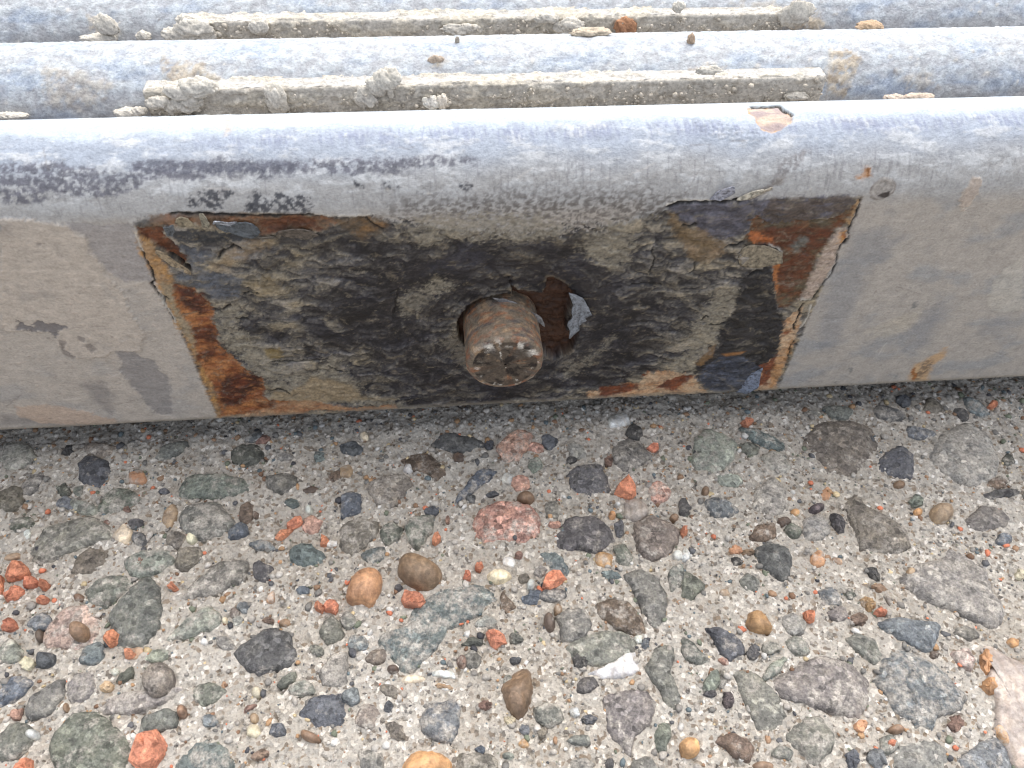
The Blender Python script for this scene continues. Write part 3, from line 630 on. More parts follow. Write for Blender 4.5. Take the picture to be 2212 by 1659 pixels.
    sm = sstep(.2, .6, fbm(wx/3.4+25, wt/1.6, 107, 6, .7))*inr*.45
    k.col = k.col*(1-sm[:, None])+C(138, 126, 106)[None]*sm[:, None]
    k.col *= (1+.42*inr*fbm(X/.6, S/.45, 109, 3, .7))[:, None]
    # fine hairline cracks in the charcoal
    rng = np.random.default_rng(5)
    for q in range(22):
        x0, t0 = rng.uniform(-48, 48), rng.uniform(6, 46)
        if math.hypot(x0, t0-24.6) < 11: continue
        a0 = rng.normal(.25, .5); ln = rng.uniform(1.5, 4.5)
        k.crack([(x0, t0), (x0+ln*.5*math.cos(a0), t0+ln*.5*math.sin(a0)+rng.normal(0, .5)), (x0+ln*math.cos(a0), t0+ln*math.sin(a0))], .07, .15, C(24, 20, 18), seed=300+q, jag=.9, a=.7)
    for tg, pts, wd in (('R', [(735, 495), (690, 540), (660, 580), (650, 660), (620, 740), (550, 820), (490, 900), (470, 930)], .09), ('R', [(410, 955), (385, 1000), (375, 1060), (345, 1115), (340, 1150)], .2), ('R', [(825, 210), (790, 320), (740, 420), (735, 490)], .12), ('R', [(340, 1230), (310, 1290), (300, 1340)], .1),
                        ('T', [(450, 660), (500, 780), (560, 900), (600, 1000), (620, 1090), (570, 1120), (650, 1220), (720, 1300), (800, 1450), (880, 1590)], .16), ('T', [(570, 1120), (640, 1200), (700, 1280), (740, 1340)], .26), ('T', [(680, 1240), (720, 1290), (810, 1310)], .12),
                        ('U', [(0, 372), (150, 325), (300, 325), (440, 325), (560, 325), (700, 312), (800, 300)], .3), ('U', [(170, 560), (230, 580), (300, 550)], .34), ('U', [(610, 790), (660, 765), (720, 780), (800, 745)], .3), ('U', [(860, 1082), (930, 1040), (985, 1055)], .4), ('U', [(450, 1600), (560, 1590), (660, 1560)], .15), ('U', [(360, 1560), (400, 1500), (430, 1520)], .15), ('U', [(240, 1060), (280, 1030), (290, 960)], .2),
                        ('c4', [(700, 770), (750, 755), (800, 730)], .2), ('c4', [(730, 420), (760, 375), (830, 350), (870, 365)], .25), ('c4', [(840, 820), (880, 818), (915, 828)], .2), ('c4', [(1070, 1290), (1110, 1280), (1180, 1302)], .15), ('c4', [(1290, 1462), (1340, 1428), (1430, 1415), (1560, 1425), (1630, 1422)], .15), ('c4', [(880, 150), (1100, 155), (1330, 150)], .2), ('c4', [(420, 140), (600, 140), (900, 155)], .2),
                        ('c4', [(1060, 1100), (1250, 1090), (1400, 1090)], .15), ('c4', [(890, 660), (930, 645), (980, 660)], .18), ('c4', [(1680, 170), (1730, 210), (1790, 240)], .15), ('c4', [(1440, 1130), (1490, 1160), (1550, 1165)], .18), ('c6', [(420, 490), (440, 560), (410, 640)], .15), ('c6', [(300, 720), (400, 720), (490, 725)], .15), ('c4', [(1860, 800), (1890, 640), (1840, 660)], .12)):
        k.crack(SP(tg, pts), wd, .45 if wd > .2 else .28, C(20, 15, 12), seed=400+int(pts[0][0]) % 60, jag=.35)
    # pale raised paint edges beside the cracks
    for tg, pts in (('T', [(360, 400), (400, 540), (450, 640), (470, 700)]), ('T', [(650, 1200), (760, 1390), (830, 1490), (900, 1620)]), ('U', [(0, 350), (150, 300), (440, 305)]), ('c4', [(1350, 142), (1450, 155), (1700, 148)]), ('U', [(1060, 770), (1150, 810), (1195, 850)]), ('U', [(1400, 1335), (1500, 1325)]), ('R', [(460, 970), (440, 1060), (390, 1130)])):
        P = SP(tg, pts); i = k.box(P, 2)
        d = line_d(X[i]+.3*f2[i], S[i]+.3*f3[i], P); m = sstep(.32, .05, d)*.85
        k.col[i] = k.col[i]*(1-m[:, None])+C(188, 182, 172)[None]*m[:, None]; k.h[i] += .25*m
    # lower lip: pale scraped line and grime
    lp = sstep(2.6, 1.4, S+.3*f2)[:, None]*.55
    k.col = k.col*(1-lp)+C(150, 142, 128)[None]*lp
    k.put(SP('c6', [(330, 1520), (420, 1480), (520, 1470), (700, 1465), (560, 1500), (420, 1510)]), C(168, 156, 134), soft=.2, warp=.3, h=.2, seed=240)
    # torn opening round the pin: the sheet is broken away, brown rust inside
    P = SP('c5', [(1000, 345), (1020, 400), (1040, 440), (1090, 490), (1200, 500), (1310, 517), (1345, 470), (1362, 362), (1400, 362), (1480, 400), (1545, 440), (1560, 470), (1612, 490), (1600, 560), (1580, 640), (1535, 725), (1540, 875), (1640, 830), (1645, 900), (1600, 1010), (1550, 1062), (1480, 1085), (1390, 1110), (1250, 1000), (1100, 800), (1050, 560), (1040, 500)])
    dh = np.hypot(X-HOLE_C[0], S-HOLE_C[1])-8.4+.25*fbm(X/1.5, S/1.5, 501, 3)
    dp = poly_sd(X, S, P)+.38*fbm(X/.9, S/.9, 502, 4, .7)
    dd = np.minimum(dp, dh)
    rim = np.exp(-((dd-.25)/.3)**2)
    k.h += .12*rim
    pr = (rim*sstep(-.05, .35, fbm(X/2.2, S/2.2, 503, 3)))[:, None]*.55
    k.col = k.col*(1-pr)+C(120, 106, 88)[None]*pr
    m = sstep(.10, -.10, dd)[:, None]
    ins = C(68, 43, 28)[None]*(1+.45*f2+.3*f3)[:, None]
    k.col = k.col*(1-m)+np.clip(ins, .01, 1)*m
    k.h = k.h*(1-m[:, 0])-3.2*m[:, 0]+.7*f2*m[:, 0]+.25*f3*m[:, 0]
    # bowed dent toward the opening
    k.h -= .9*np.exp(-(np.hypot((X-HOLE_C[0]-4)/1.3, S-HOLE_C[1])/11.5)**2)*(1-m[:, 0])
    return k

def back_skin(y0, seed, dirt):
    def fn(X, S):
        k = Skin(X, S, C(150, 155, 172))
        f1 = fbm(X/12, S/5, seed, 5, .6); f2 = fbm(X/2.6, S/1.8, seed+3, 5, .62); f3 = fbm(X/.9, S/.8, seed+7, 4, .6)
        bl = sstep(-.1, .45, f1)[:, None]
        k.col = (C(160, 162, 166)[None]*(1-bl)+C(148, 158, 172)[None]*bl)*(1+.12*f2+.15*f3)[:, None]
        du = sstep(-.25, .5, f2+.6*f3+.018*(S-58))[:, None]*.6
        k.col = k.col*(1-du)+C(186, 193, 196)[None]*du
        lo = sstep(60, 53, S+2*f1)[:, None]*.5
        k.col = k.col*(1-lo)+C(158, 152, 142)[None]*lo
        k.h += .12*f2+.12*np.clip(f3, 0, 1)+.1*du[:, 0]
        for tg, pts, a in dirt:
            k.put(SP(tg, pts, y0), C(182, 170, 150), soft=.7, warp=1.2, wsc=2., alpha=a, tex=.35, tsc=(.9, .9), mott=(-.25, .3, 1.3, 1.3), var=C(150, 134, 112), h=.35, seed=seed+50+int(pts[0][0]) % 40)
        k.dots(110, -105, 125, 54, 78, (.12, .4), C(205, 200, 190), seed+90, h=.35, alpha=.7)
        k.dots(50, -105, 125, 58, 78, (.08, .25), C(110, 104, 100), seed+91, h=.1, alpha=.8)
        return k
    return fn

# ---- build the three rails
rail1 = tag(empty('steel_rail', (0, 0, 0)), 'front steel rail with rusted peeling rectangle and protruding pin', 'rail', 'steel rails stacked side by side')
rail2 = tag(empty('steel_rail', (0, 0, 0)), 'middle dusty steel rail directly behind the front rail', 'rail', 'steel rails stacked side by side')
rail3 = tag(empty('steel_rail', (0, 0, 0)), 'rearmost dusty steel rail at the top edge of the photo', 'rail', 'steel rails stacked side by side')

s1 = np.concatenate([np.linspace(S_BOT, RB, 8)[:-1], np.arange(RB, ZC+RR*2.05, 0.00023)])
o1 = build_rail(0.0, np.arange(-.118, .142, 0.00023), s1, front_skin, M_RAIL, rail1)
Y2, Y3 = PITCH_Y, 2*PITCH_Y
sb = np.concatenate([[S_BOT, RB, .01, .02, .03, .04, .046, .050], np.arange(.0505, ZC+RR*2.2, 0.0004)])
xb = np.arange(-.140, .160, 0.0004)
o2 = build_rail(Y2, xb, sb, back_skin(Y2, 601, [
    ('c3', [(930, 470), (960, 330), (1090, 320), (1160, 420), (1090, 500), (1060, 620), (930, 620)], .9), ('c1', [(1060, 380), (1120, 420), (1300, 390), (1440, 540), (1280, 580), (1100, 600)], .8),
    ('c1', [(300, 420), (560, 480), (760, 560), (600, 700), (300, 700)], .5), ('c3', [(40, 460), (160, 420), (290, 440), (290, 480), (60, 485)], .8), ('c2', [(600, 370), (660, 390), (660, 425), (600, 430)], .9), ('c3', [(1380, 480), (1600, 480), (1650, 560), (1450, 580)], .5)]), M_BACK, rail2)
o3 = build_rail(Y3, xb, sb, back_skin(Y3, 701, [
    ('c3', [(650, 60), (720, 10), (830, 60), (960, 185), (860, 195), (680, 190)], .95), ('c1', [(570, 110), (680, 115), (790, 245), (600, 250)], .7), ('c3', [(300, 20), (600, 10), (640, 80), (420, 90)], .5)]), M_BACK, rail3)

# ---- spacer bars standing against the second and third rail
CRUST = C(196, 188, 172)
def spacer(y0, xl, xr, ztop, yfront, ydep, crust_amp, seed, parent):
    xs = np.arange(xl, xr, .00033)
    z0 = .0455
    zs = np.concatenate([[.003, .02, .035], np.arange(z0, ztop-.0005, .0003), ztop-.0005+.0005*np.sin(np.linspace(0, math.pi/2, 4))])
    nf = len(zs)
    yl = np.concatenate([np.linspace(.0005, ydep, 14)])
    n = nf+len(yl)
    Y = np.concatenate([np.zeros(nf), yl]); Z = np.concatenate([zs, np.full(len(yl), ztop)])
    Y[nf-4:nf] = .0005-.0005*np.cos(np.linspace(0, math.pi/2, 4))
    V = np.zeros((len(xs), n, 3)); V[:, :, 0] = xs[:, None]; V[:, :, 1] = yfront+Y[None]; V[:, :, 2] = Z[None]
    arc = np.concatenate([zs, ztop+yl])*1000
    X = np.repeat(xs[:, None]*1000, n, 1); A = np.repeat(arc[None], len(xs), 0)
    f1 = fbm(X/9, A/3.5, seed, 5, .6); f2 = fbm(X/1.8, A/1.4, seed+5, 5, .62); f3 = fbm(X/.8, A/.8, seed+8, 3, .6)
    cr = sstep(.02, .30, f1+.35*f2+crust_amp(X)-.03)
    edge = (sstep(xl*1000, xl*1000+.8, X)*sstep(xr*1000, xr*1000-.8, X))
    h = (cr*(.55+.5*np.clip(f2, -.5, 1)+.3*f3)*.0006+.00006*f3)*edge
    ledge = (np.arange(n) >= nf)[None]
    V[:, :, 1] -= np.where(ledge, 0, h); V[:, :, 2] += np.where(ledge, h*.8, 0)
    c = C(192, 186, 175)[None, None]*(1+.16*f2+.2*f3)[..., None]
    lg = np.where(ledge, .8, .0)[..., None]
    c = c*(1-lg)+C(188, 186, 182)[None, None]*lg
    c = c*(1-cr[..., None]*.85)+CRUST[None, None]*(1+.18*f2+.2*f3)[..., None]*cr[..., None]*.85
    gr = sstep(.1, .5, fbm(X/3, A/1.2, seed+12, 4))[..., None]*.5*(1-cr[..., None])
    c = c*(1-gr)+C(150, 140, 124)[None, None]*gr
    # closed at the ends and behind
    back = np.array([[0, yfront+ydep, .003]])
    Vt = np.concatenate([V, np.broadcast_to(back, (len(xs), 1, 3)).copy()], 1); Vt[:, -1, 0] = xs
    ct = np.concatenate([c, c[:, -1:]], 1)
    ns = n+1
    i = np.arange(len(xs)-1)[:, None]; j = np.arange(ns)[None, :]; jn = (j+1) % ns
    Fq = np.stack([i*ns+j, (i+1)*ns+j, (i+1)*ns+jn, i*ns+jn], -1).reshape(-1, 4)
    o = mesh_obj('spacer_bar', Vt.reshape(-1, 3), Fq, M_SPACER, parent)
    set_col(o, np.clip(ct.reshape(-1, 3), .01, .9))
    import bmesh
    bm = bmesh.new(); bm.from_mesh(o.data); bmesh.ops.holes_fill(bm, edges=[e for e in bm.edges if e.is_boundary], sides=0); bm.to_mesh(o.data); bm.free()
    return o
A2 = hit_y((310, 205), Y2+.0002); B2 = hit_y((1790, 162), Y2+.0002)
spacer(Y2, A2[0], B2[0], .0602, Y2+.0002, .0038, lambda X: .10*np.sin(X/9.0+1)-.25*sstep(15, 40, X)+.02, 801, rail2)
A3 = hit_y((375, 33), Y3+.0002); B3 = hit_y((1697, 38), Y3+.0002)
spacer(Y3, A3[0], B3[0], .0600, Y3+.0002, .0038, lambda X: .25*sstep(-40, 0, X)-.45*sstep(28, 36, X)+.05, 851, rail3)

# ---- the pin
def build_pin():
    r = .0072; L = .0092
    prof = [(.010, r*.97)]+[(y, r) for y in np.linspace(.008, -L+.0011, 40)]
    for a in np.linspace(0, math.pi/2, 7)[1:]: prof.append((-L+.0011-.0011*math.sin(a), r-.0011+.0011*math.cos(a)))
    for q in np.linspace(r-.0011, .0002, 26)[1:]: prof.append((-L, q))
    prof = np.array(prof); n = len(prof); m = 150
    th = np.linspace(0, 2*math.pi, m, endpoint=False)
    s = np.concatenate([[0], np.cumsum(np.hypot(*np.diff(prof, axis=0).T))])*1000
    TH, SS = np.meshgrid(th, s, indexing='ij'); RAD = np.repeat(prof[None, :, 1], m, 0); YY = np.repeat(prof[None, :, 0], m, 0)
    ux, uz = np.cos(TH), np.sin(TH)
    P1 = ux*RAD*1000; P2 = uz*RAD*1000
    f = fbm(P1/2+YY*300, P2/2+YY*150, 905, 5, .6); f3 = fbm(P1/.7+YY*900, P2/.7, 907, 4, .6); fs = fbm(TH*2.2, YY*1000/1.0, 909, 5, .6)
    endf = np.arange(n)[None] >= 47
    dr = (.00012*f+.00008*f3)
    RAD2 = RAD+np.where(endf, 0, dr)*np.minimum(1, RAD/r)
    YY2 = YY-np.where(endf, .00010*f+.00006*f3, 0)
    # the end leans a little down and to the right
    V = np.stack([HOLE_C[0]/1000+ux*RAD2, YY2, HOLE_C[1]/1000+uz*RAD2], -1)
    v = V.reshape(-1, 3)
    c = C(116, 104, 90)[None, None]*(1+.35*f+.3*f3)[..., None]
    def over(c, m_, colr): return c*(1-m_[..., None])+np.asarray(colr)[None, None]*(1+.25*f3)[..., None]*m_[..., None]
    c = over(c, sstep(.0, .4, fs)*.8, C(146, 98, 68)); c = over(c, sstep(.1, .45, fbm(TH*1.5+4, YY*700, 911, 4))*.8, C(84, 80, 78))
    c = over(c, sstep(.15, .5, fbm(TH*2.2+9, YY*900, 913, 5))*.7, C(158, 132, 104))
    hang = sstep(-.0055, -.0078, YY)*(~endf)
    c = over(c, hang*sstep(-.1, .4, fs)*.5, C(126, 88, 72))
    c = over(c, endf*sstep(-.5, .0, f)*.9, C(78, 69, 60))
    c = over(c, endf*sstep(.1, .35, fbm(P1/3.2+2, P2/2.2, 917, 5, .62))*.9, C(40, 34, 31))
    rimz = np.exp(-((RAD*1000-5.7)/.8)**2)*(np.arange(n)[None] >= 42)
    c = over(c, rimz*sstep(.12, .36, fbm(TH*2.6, RAD*400, 919, 5, .65)+.20*uz)*.95, C(212, 206, 196))
    c = over(c, endf*sstep(.56, .7, fbm(P1/1.8+3, P2/1.8, 921, 4))*.9, C(205, 200, 190))
    tip = np.array([[HOLE_C[0]/1000, -L, HOLE_C[1]/1000]])
    i = np.arange(m)[:, None]; j = np.arange(n-1)[None]; a = i*n+j; b = ((i+1) % m)*n+j
    Fq = np.stack([a, a+1, b+1, b], -1).reshape(-1, 4)
    o = mesh_obj('pin', v, Fq, M_PIN, rail1)
    set_col(o, np.clip(c.reshape(-1, 3), .006, .9))
    o['label'] = 'rusty round steel pin with white flecks on its end'
build_pin()

# ---- lifted paint flakes
def normal_at(s):
    y, z, ny, nz = profile(np.array([s])); return y[0], z[0], ny[0], nz[0]
def flake(tg, pts, col, lift=.5, curl=(0, 1), amt=1.0, thick=.18, seed=1):
    P = np.array(SP(tg, pts))
    n = 40
    # resample the outline
    Q = np.vstack([P, P[:1]]); seg = np.hypot(*np.diff(Q, axis=0).T); cum = np.concatenate([[0], np.cumsum(seg)])
    t = np.linspace(0, cum[-1], n, endpoint=False)
    O = np.stack([np.interp(t, cum, Q[:, 0]), np.interp(t, cum, Q[:, 1])], 1)
    O += .18*np.stack([fbm(O[:, 0]/.7, O[:, 1]/.7, seed, 3), fbm(O[:, 0]/.7+5, O[:, 1]/.7, seed+1, 3)], 1)
    cen = O.mean(0); rings = [1, .86, .68, .48, .26]
    pts2 = np.concatenate([cen+(O-cen)*r for r in rings]+[cen[None]])
    cd = np.array(curl, float); cd /= np.linalg.norm(cd)
    pr = (pts2-cen)@cd; pr = (pr-pr.min())/(pr.max()-pr.min())
    hh = lift*.25+amt*pr**2+.12*fbm(pts2[:, 0]/1.2, pts2[:, 1]/1.2, seed+4, 4)
    V = []
    for (x, s), h in zip(pts2, hh):
        y, z, ny, nz = normal_at(s/1000)
        V.append((x/1000, y+ny*h/1000, z+nz*h/1000))
    Fc = []
    for r in range(len(rings)-1):
        for q in range(n):
            a = r*n+q; b = r*n+(q+1) % n; Fc.append((a, b, b+n, a+n))
    base = (len(rings)-1)*n
    for q in range(n): Fc.append((base+q, base+(q+1) % n, len(pts2)-1))
    o = mesh_obj('paint_flake', V, Fc, M_FLAKE, rail1)
    o.color = (*col, 1)
    md = o.modifiers.new('thickness', 'SOLIDIFY'); md.thickness = thick/1000; md.offset = 0
    return o
flake('T', [(1530, 440), (1430, 380), (1420, 330), (1600, 360), (1680, 300), (1800, 275), (1900, 300), (1960, 370), (2000, 440), (1960, 490), (1880, 530), (1750, 500)], C(84, 90, 96), .5, (.3, 1), .8, seed=11)
flake('T', [(1380, 325), (1400, 260), (1500, 268), (1600, 308), (1690, 280), (1680, 325), (1600, 362), (1500, 335), (1420, 310)], C(148, 152, 160), 1.5, (0, 1), .8, seed=12)
flake('T', [(880, 290), (960, 215), (1060, 255), (1110, 320), (1150, 370), (1000, 385), (910, 345)], C(136, 126, 106), .4, (-.2, 1), .8, seed=13)
flake('T', [(1200, 210), (1260, 180), (1310, 240), (1342, 300), (1330, 370), (1245, 375), (1220, 290)], C(136, 130, 114), .4, (1, .2), .9, seed=14)
flake('T', [(635, 690), (655, 650), (760, 690), (860, 790), (960, 860), (1090, 950), (1100, 1000), (960, 940), (840, 880), (720, 780)], C(150, 134, 110), .3, (.4, 1), .5, seed=15)
flake('T', [(740, 350), (800, 362), (860, 350), (890, 400), (860, 500), (780, 490), (760, 420)], C(92, 96, 100), .3, (-1, .6), .7, seed=16)
flake('U', [(450, 295), (520, 205), (600, 160), (670, 138), (692, 210), (640, 255), (560, 312)], C(150, 152, 164), .4, (.2, 1), 1.6, seed=17)
flake('U', [(720, 300), (840, 215), (980, 165), (985, 180), (900, 245), (800, 302)], C(180, 174, 160), .5, (.3, 1), 1.2, seed=18)
flake('U', [(820, 303), (920, 232), (1080, 152), (1075, 180), (960, 245), (860, 290)], C(160, 152, 138), .3, (.2, 1), .7, seed=19)
flake('U', [(780, 800), (870, 760), (1050, 770), (1190, 830), (1196, 940), (1090, 962), (960, 1000), (760, 990), (740, 900)], C(132, 122, 104), .3, (1, .2), .5, seed=20)
flake('c5', [(1545, 440), (1605, 480), (1690, 530), (1720, 590), (1772, 690), (1700, 712), (1720, 740), (1640, 780), (1650, 820), (1545, 878), (1560, 800), (1530, 730), (1585, 690), (1575, 620), (1605, 560), (1570, 500)], C(120, 124, 130), .3, (-1, -.1), 1.3, seed=21)
flake('c6', [(1140, 1258), (1105, 1370), (1020, 1420), (950, 1450), (1000, 1380), (1060, 1300)], C(112, 120, 136), .2, (1, -.5), .8, seed=22)
flake('c4', [(1110, 250), (1190, 222), (1300, 228), (1380, 280), (1300, 305), (1150, 285)], C(92, 84, 76), .3, (0, 1), .7, seed=23)
flake('c4', [(985, 285), (1080, 270), (1100, 300), (1000, 305)], C(96, 90, 82), .3, (0, 1), .6, seed=24)
flake('c5', [(850, 532), (960, 538), (1060, 570), (1180, 632), (1300, 690), (1335, 770), (1240, 715), (1140, 668), (1040, 618), (940, 580)], C(118, 116, 116), .3, (.3, -1), .9, seed=25)

# ------------------------------------------------------------------ concrete ground
def ground_h(x, y):
    """height of the matrix in metres, x/y in metres"""
    X, Y = x*1000, y*1000
    h = .55*fbm(X/16, Y/16, 1001, 3)+.66*fbm(X/4.6, Y/4.0, 1005, 5, .62)+.30*fbm(X/1.15, Y/1.15, 1009, 3, .65)
    pit = sstep(.42, .62, fbm(X/1.7, Y/1.7, 1015, 3))
    return (h-.8*pit)/1000
def rise(y): return .0081*sstep(.014, .020, y)*sstep(.20, .16, y)
xs = np.concatenate([[-80, -25, -8, -3, -1.2, -.6, -.35, -.25, -.19, -.16], np.arange(-.135, .150, .00030), [.17, .2, .26, .36, .6, 1.2, 3, 8, 25, 80]])
ys = np.concatenate([[-80, -25, -8, -3, -1.2, -.6, -.35, -.25, -.18, -.14], np.arange(-.110, .016, .00030), [.02, .03, .05, .08, .11, .15, .16, .18, .2, .25, .4, .8, 2, 6, 20, 80]])
XX, YY = np.meshgrid(xs, ys, indexing='ij')
fade = sstep(-.17, -.135, XX)*sstep(.18, .150, XX)*sstep(-.15, -.11, YY)*sstep(.05, .02, YY)
HH = ground_h(np.clip(XX, -.2, .2), np.clip(YY, -.2, .2))*fade
ZZ = GZ+HH+rise(YY)
ground = mesh_obj('concrete_ground', np.stack([XX, YY, ZZ], -1).reshape(-1, 3), grid_faces(len(xs), len(ys)), M_CONC)
tag(ground, 'weathered concrete with exposed mixed aggregate', None, None, 'structure')

PAL = dict(pale=(152, 152, 142), palegreen=(138, 146, 130), green=(104, 112, 94), greengrey=(112, 118, 108), greygreen=(122, 122, 112), bluegreen=(92, 110, 112), blue=(86, 102, 122),
           bluegrey=(108, 116, 124), navy=(74, 80, 92), charcoal=(84, 83, 86), slate=(90, 92, 95), slateblue=(84, 91, 104), black=(58, 58, 60), darkgreen=(76, 82, 72), grey=(126, 122, 117),
           browngrey=(122, 112, 99), palegrey=(150, 146, 138), brown=(112, 89, 71), flintbrown=(138, 108, 82), darkbrown=(84, 63, 50), tan=(172, 143, 110), orange=(190, 138, 92), amber=(205, 150, 88),
           ochre=(172, 132, 82), cream=(212, 198, 164), white=(206, 204, 198), quartz=(176, 162, 146), brick=(226, 148, 114), redgranite=(188, 140, 122), pinkgranite=(186, 156, 140), redbrown=(142, 96, 76), pink=(188, 142, 124), purple=(82, 70, 74), taupe=(142, 130, 118))
MATK = dict(brick=M_BRICK, redgranite=M_GRAN, pinkgranite=M_GRAN, pink=M_GRAN, flintbrown=M_FLINT, orange=M_FLINT, amber=M_FLINT, quartz=M_QUARTZ, white=M_QUARTZ, cream=M_FLINT, darkbrown=M_FLINT, navy=M_ROCK, ochre=M_FLINT, tan=M_FLINT)

VIVID = ('brick', 'orange', 'amber', 'white', 'cream', 'quartz', 'flintbrown', 'tan', 'ochre')
COOL = ('navy', 'blue', 'bluegreen', 'slateblue', 'green', 'bluegrey', 'palegreen', 'redbrown')
def chaikin(P, k):
    for _ in range(k):
        Q = np.roll(P, -1, 0); P = np.stack([P*.75+Q*.25, P*.25+Q*.75], 1).reshape(-1, 2)
    return P

def cut(P, k):
    Q = np.roll(P, -1, 0); return np.stack([P*(1-k)+Q*k, P*k+Q*(1-k)], 1).reshape(-1, 2)

_cnt = [0]
def stone(tg, spec, kind, h=1.0, style='rock', name='stone', label=None, cat=None, group=None, dust=None, lift=0.0):
    """spec: (cx, cy, half width, half height, turn) or an outline, in an enlarged view of the photograph"""
    _cnt[0] += 1; seed = 2000+_cnt[0]*7; rng = np.random.default_rng(seed)
    if isinstance(spec[0], (tuple, list)):
        pp = [px(tg, p) for p in spec]
    else:
        cx, cy, a, b = spec[:4]; rot = math.radians(spec[4] if len(spec) > 4 else 0)
        m = 14 if style == 'pebble' else int(rng.integers(5, 9))
        pp = []; t0 = rng.uniform(0, 6.28)
        for q in range(m):
            t = t0+2*math.pi*(q+(0 if style == 'pebble' else rng.uniform(-.3, .3)))/m
            r = 1+rng.uniform(-.05, .05) if style == 'pebble' else rng.uniform(.84, 1.2)
            ex, ey = a*r*math.cos(t), b*r*math.sin(t)
            pp.append(px(tg, (cx+ex*math.cos(rot)-ey*math.sin(rot), cy+ex*math.sin(rot)+ey*math.cos(rot))))
    if style == 'rock' and label is None: h *= .75
    if style == 'flush': h *= 1.3
    hm = h/1000
    zp = GZ+hm*.35+lift/1000
    W = np.array([hit_z(p, zp)[:2] for p in pp])*1000
    if style == 'pebble': W = chaikin(W, 2)
    elif style != 'chip': W = cut(W, .13)
    size = math.sqrt(max(np.ptp(W[:, 0])*np.ptp(W[:, 1]), .2))
    if style == 'rock' and size < 3.4 and rng.uniform() < .75: style = 'chip'
    if style in ('rock', 'flush'):              # broken edges
        Q = np.vstack([W, W[:1]]); seg = np.hypot(*np.diff(Q, axis=0).T); cum = np.concatenate([[0], np.cumsum(seg)])
        n = int(np.clip(cum[-1]/.42, 16, 72))
        t = np.linspace(0, cum[-1], n, endpoint=False)
        W = np.stack([np.interp(t, cum, Q[:, 0]), np.interp(t, cum, Q[:, 1])], 1)
        am = min(.075*size, .42)
        W += am*np.stack([fbm(W[:, 0]/1.5, W[:, 1]/1.5, seed, 5, .62), fbm(W[:, 0]/1.5+31, W[:, 1]/1.5, seed+1, 5, .62)], 1)
    elif style == 'chip':
        Q = np.vstack([W, W[:1]]); seg = np.hypot(*np.diff(Q, axis=0).T); cum = np.concatenate([[0], np.cumsum(seg)])
        n = max(9, int(1.4*len(W))); t = np.linspace(0, cum[-1], n, endpoint=False)
        W = np.stack([np.interp(t, cum, Q[:, 0]), np.interp(t, cum, Q[:, 1])], 1)+rng.normal(0, .035*size, (n, 2))
    n = len(W); cen = W.mean(0); W = cen+(W-cen)*{'flush': 1.22, 'rock': 1.14, 'chip': 1.06, 'pebble': 1.02}[style]
    if style == 'chip':
        fr = [1.0, 1.0, .8, .45]; pr = [-.6, .30, .82, 1.0]
    else:
        fr = [1.03, 1.0, .97, .92, .84, .72, .56, .38, .18]
        if style == 'flush': pr = [-2.6, -.8, -.2, .3, .7, .9, .98, 1, 1]
        elif style == 'pebble': pr = [-1.0, -.2, .12, .36, .58, .78, .91, .98, 1]
        else: pr = [-1.8, -.65, -.05, .42, .78, .94, 1.0, 1.0, 1.0]
    rings = []
    tilt = rng.normal(0, .2, 2)
    facets = [(rng.uniform(0, 6.28), rng.uniform(.02, .3)*size, rng.uniform(.5, 1.7)) for _ in range(4)]
    for k, f in enumerate(fr):
        R_ = cen+(W-cen)*f; rel = R_-cen
        z = np.full(n, h*pr[k]) if k else np.full(n, -h*.6-1.0)
        if style == 'chip':
            if k: z = z+rng.uniform(-.2, .16, n)*h*(1 if k > 1 else .8)+(rel@tilt)/size*h*1.2
            if k > 1: R_ = R_+rng.normal(0, .05*size, (n, 2))
        elif k >= 1:
            if style == 'pebble':
                z = z+.05*size*.2*fbm(R_[:, 0]/(size*.4+.6), R_[:, 1]/(size*.4+.6), seed+4, 3, .5)+(rel@tilt)/size*h*.35
            else:
                fac = np.zeros(n)
                for th, of, slp in facets:
                    fac = np.maximum(fac, (rel@np.array([math.cos(th), math.sin(th)])-of)/size*slp)
                rgh = .55*fbm(R_[:, 0]/2.6, R_[:, 1]/1.6, seed+4, 5, .62)+.22*fbm(R_[:, 0]/.8, R_[:, 1]/.8, seed+6, 3)
                am = (.45 if style == 'rock' else .22)*min(1, size/5+.15)
                z = z+(am*rgh-fac*h*(1.3 if style == 'rock' else .3)+(rel@tilt)/size*h*.9)*min(1, max(0, pr[k])+.3)
        rings.append(np.column_stack([R_, z]))
    V = np.concatenate(rings+[np.array([[cen[0], cen[1], rings[-1][:, 2].mean()+(rng.uniform(-.1, .2)*h if style == 'chip' else 0)]])])
    gz = float(ground_h(np.array([cen[0]/1000]), np.array([cen[1]/1000]))[0])
    loc = np.array([cen[0]/1000, cen[1]/1000, GZ+gz*.5+lift/1000+float(rise(np.array(cen[1]/1000)))])
    V = V/1000; V[:, 0] -= loc[0]; V[:, 1] -= loc[1]
    Fc = []
    for r in range(len(fr)-1):
        for q in range(n):
            a = r*n+q; b = r*n+(q+1) % n; Fc.append((a, b, b+n, a+n))
    base = (len(fr)-1)*n
    for q in range(n): Fc.append((base+q, base+(q+1) % n, len(V)-1))
    Fc.append(tuple(range(n))[::-1])
    mat = MATK.get(kind, M_ROCK)
    loose = label is not None
    o = mesh_obj(name, V, Fc, mat, None if loose else ground, smooth=(style != 'chip'), loc=loc)
    k = 1+rng.uniform(-.14, .14); c = C(*PAL[kind], .92)*k*(1+rng.uniform(-.05, .05, 3)); lum = c@np.array([.25, .6, .15]); c = lum+(c-lum)*(.62 if kind in COOL else .88 if kind in ('brick', 'redgranite', 'pink') else .76)
    if kind not in VIVID: c = c*.88+CONC*.09
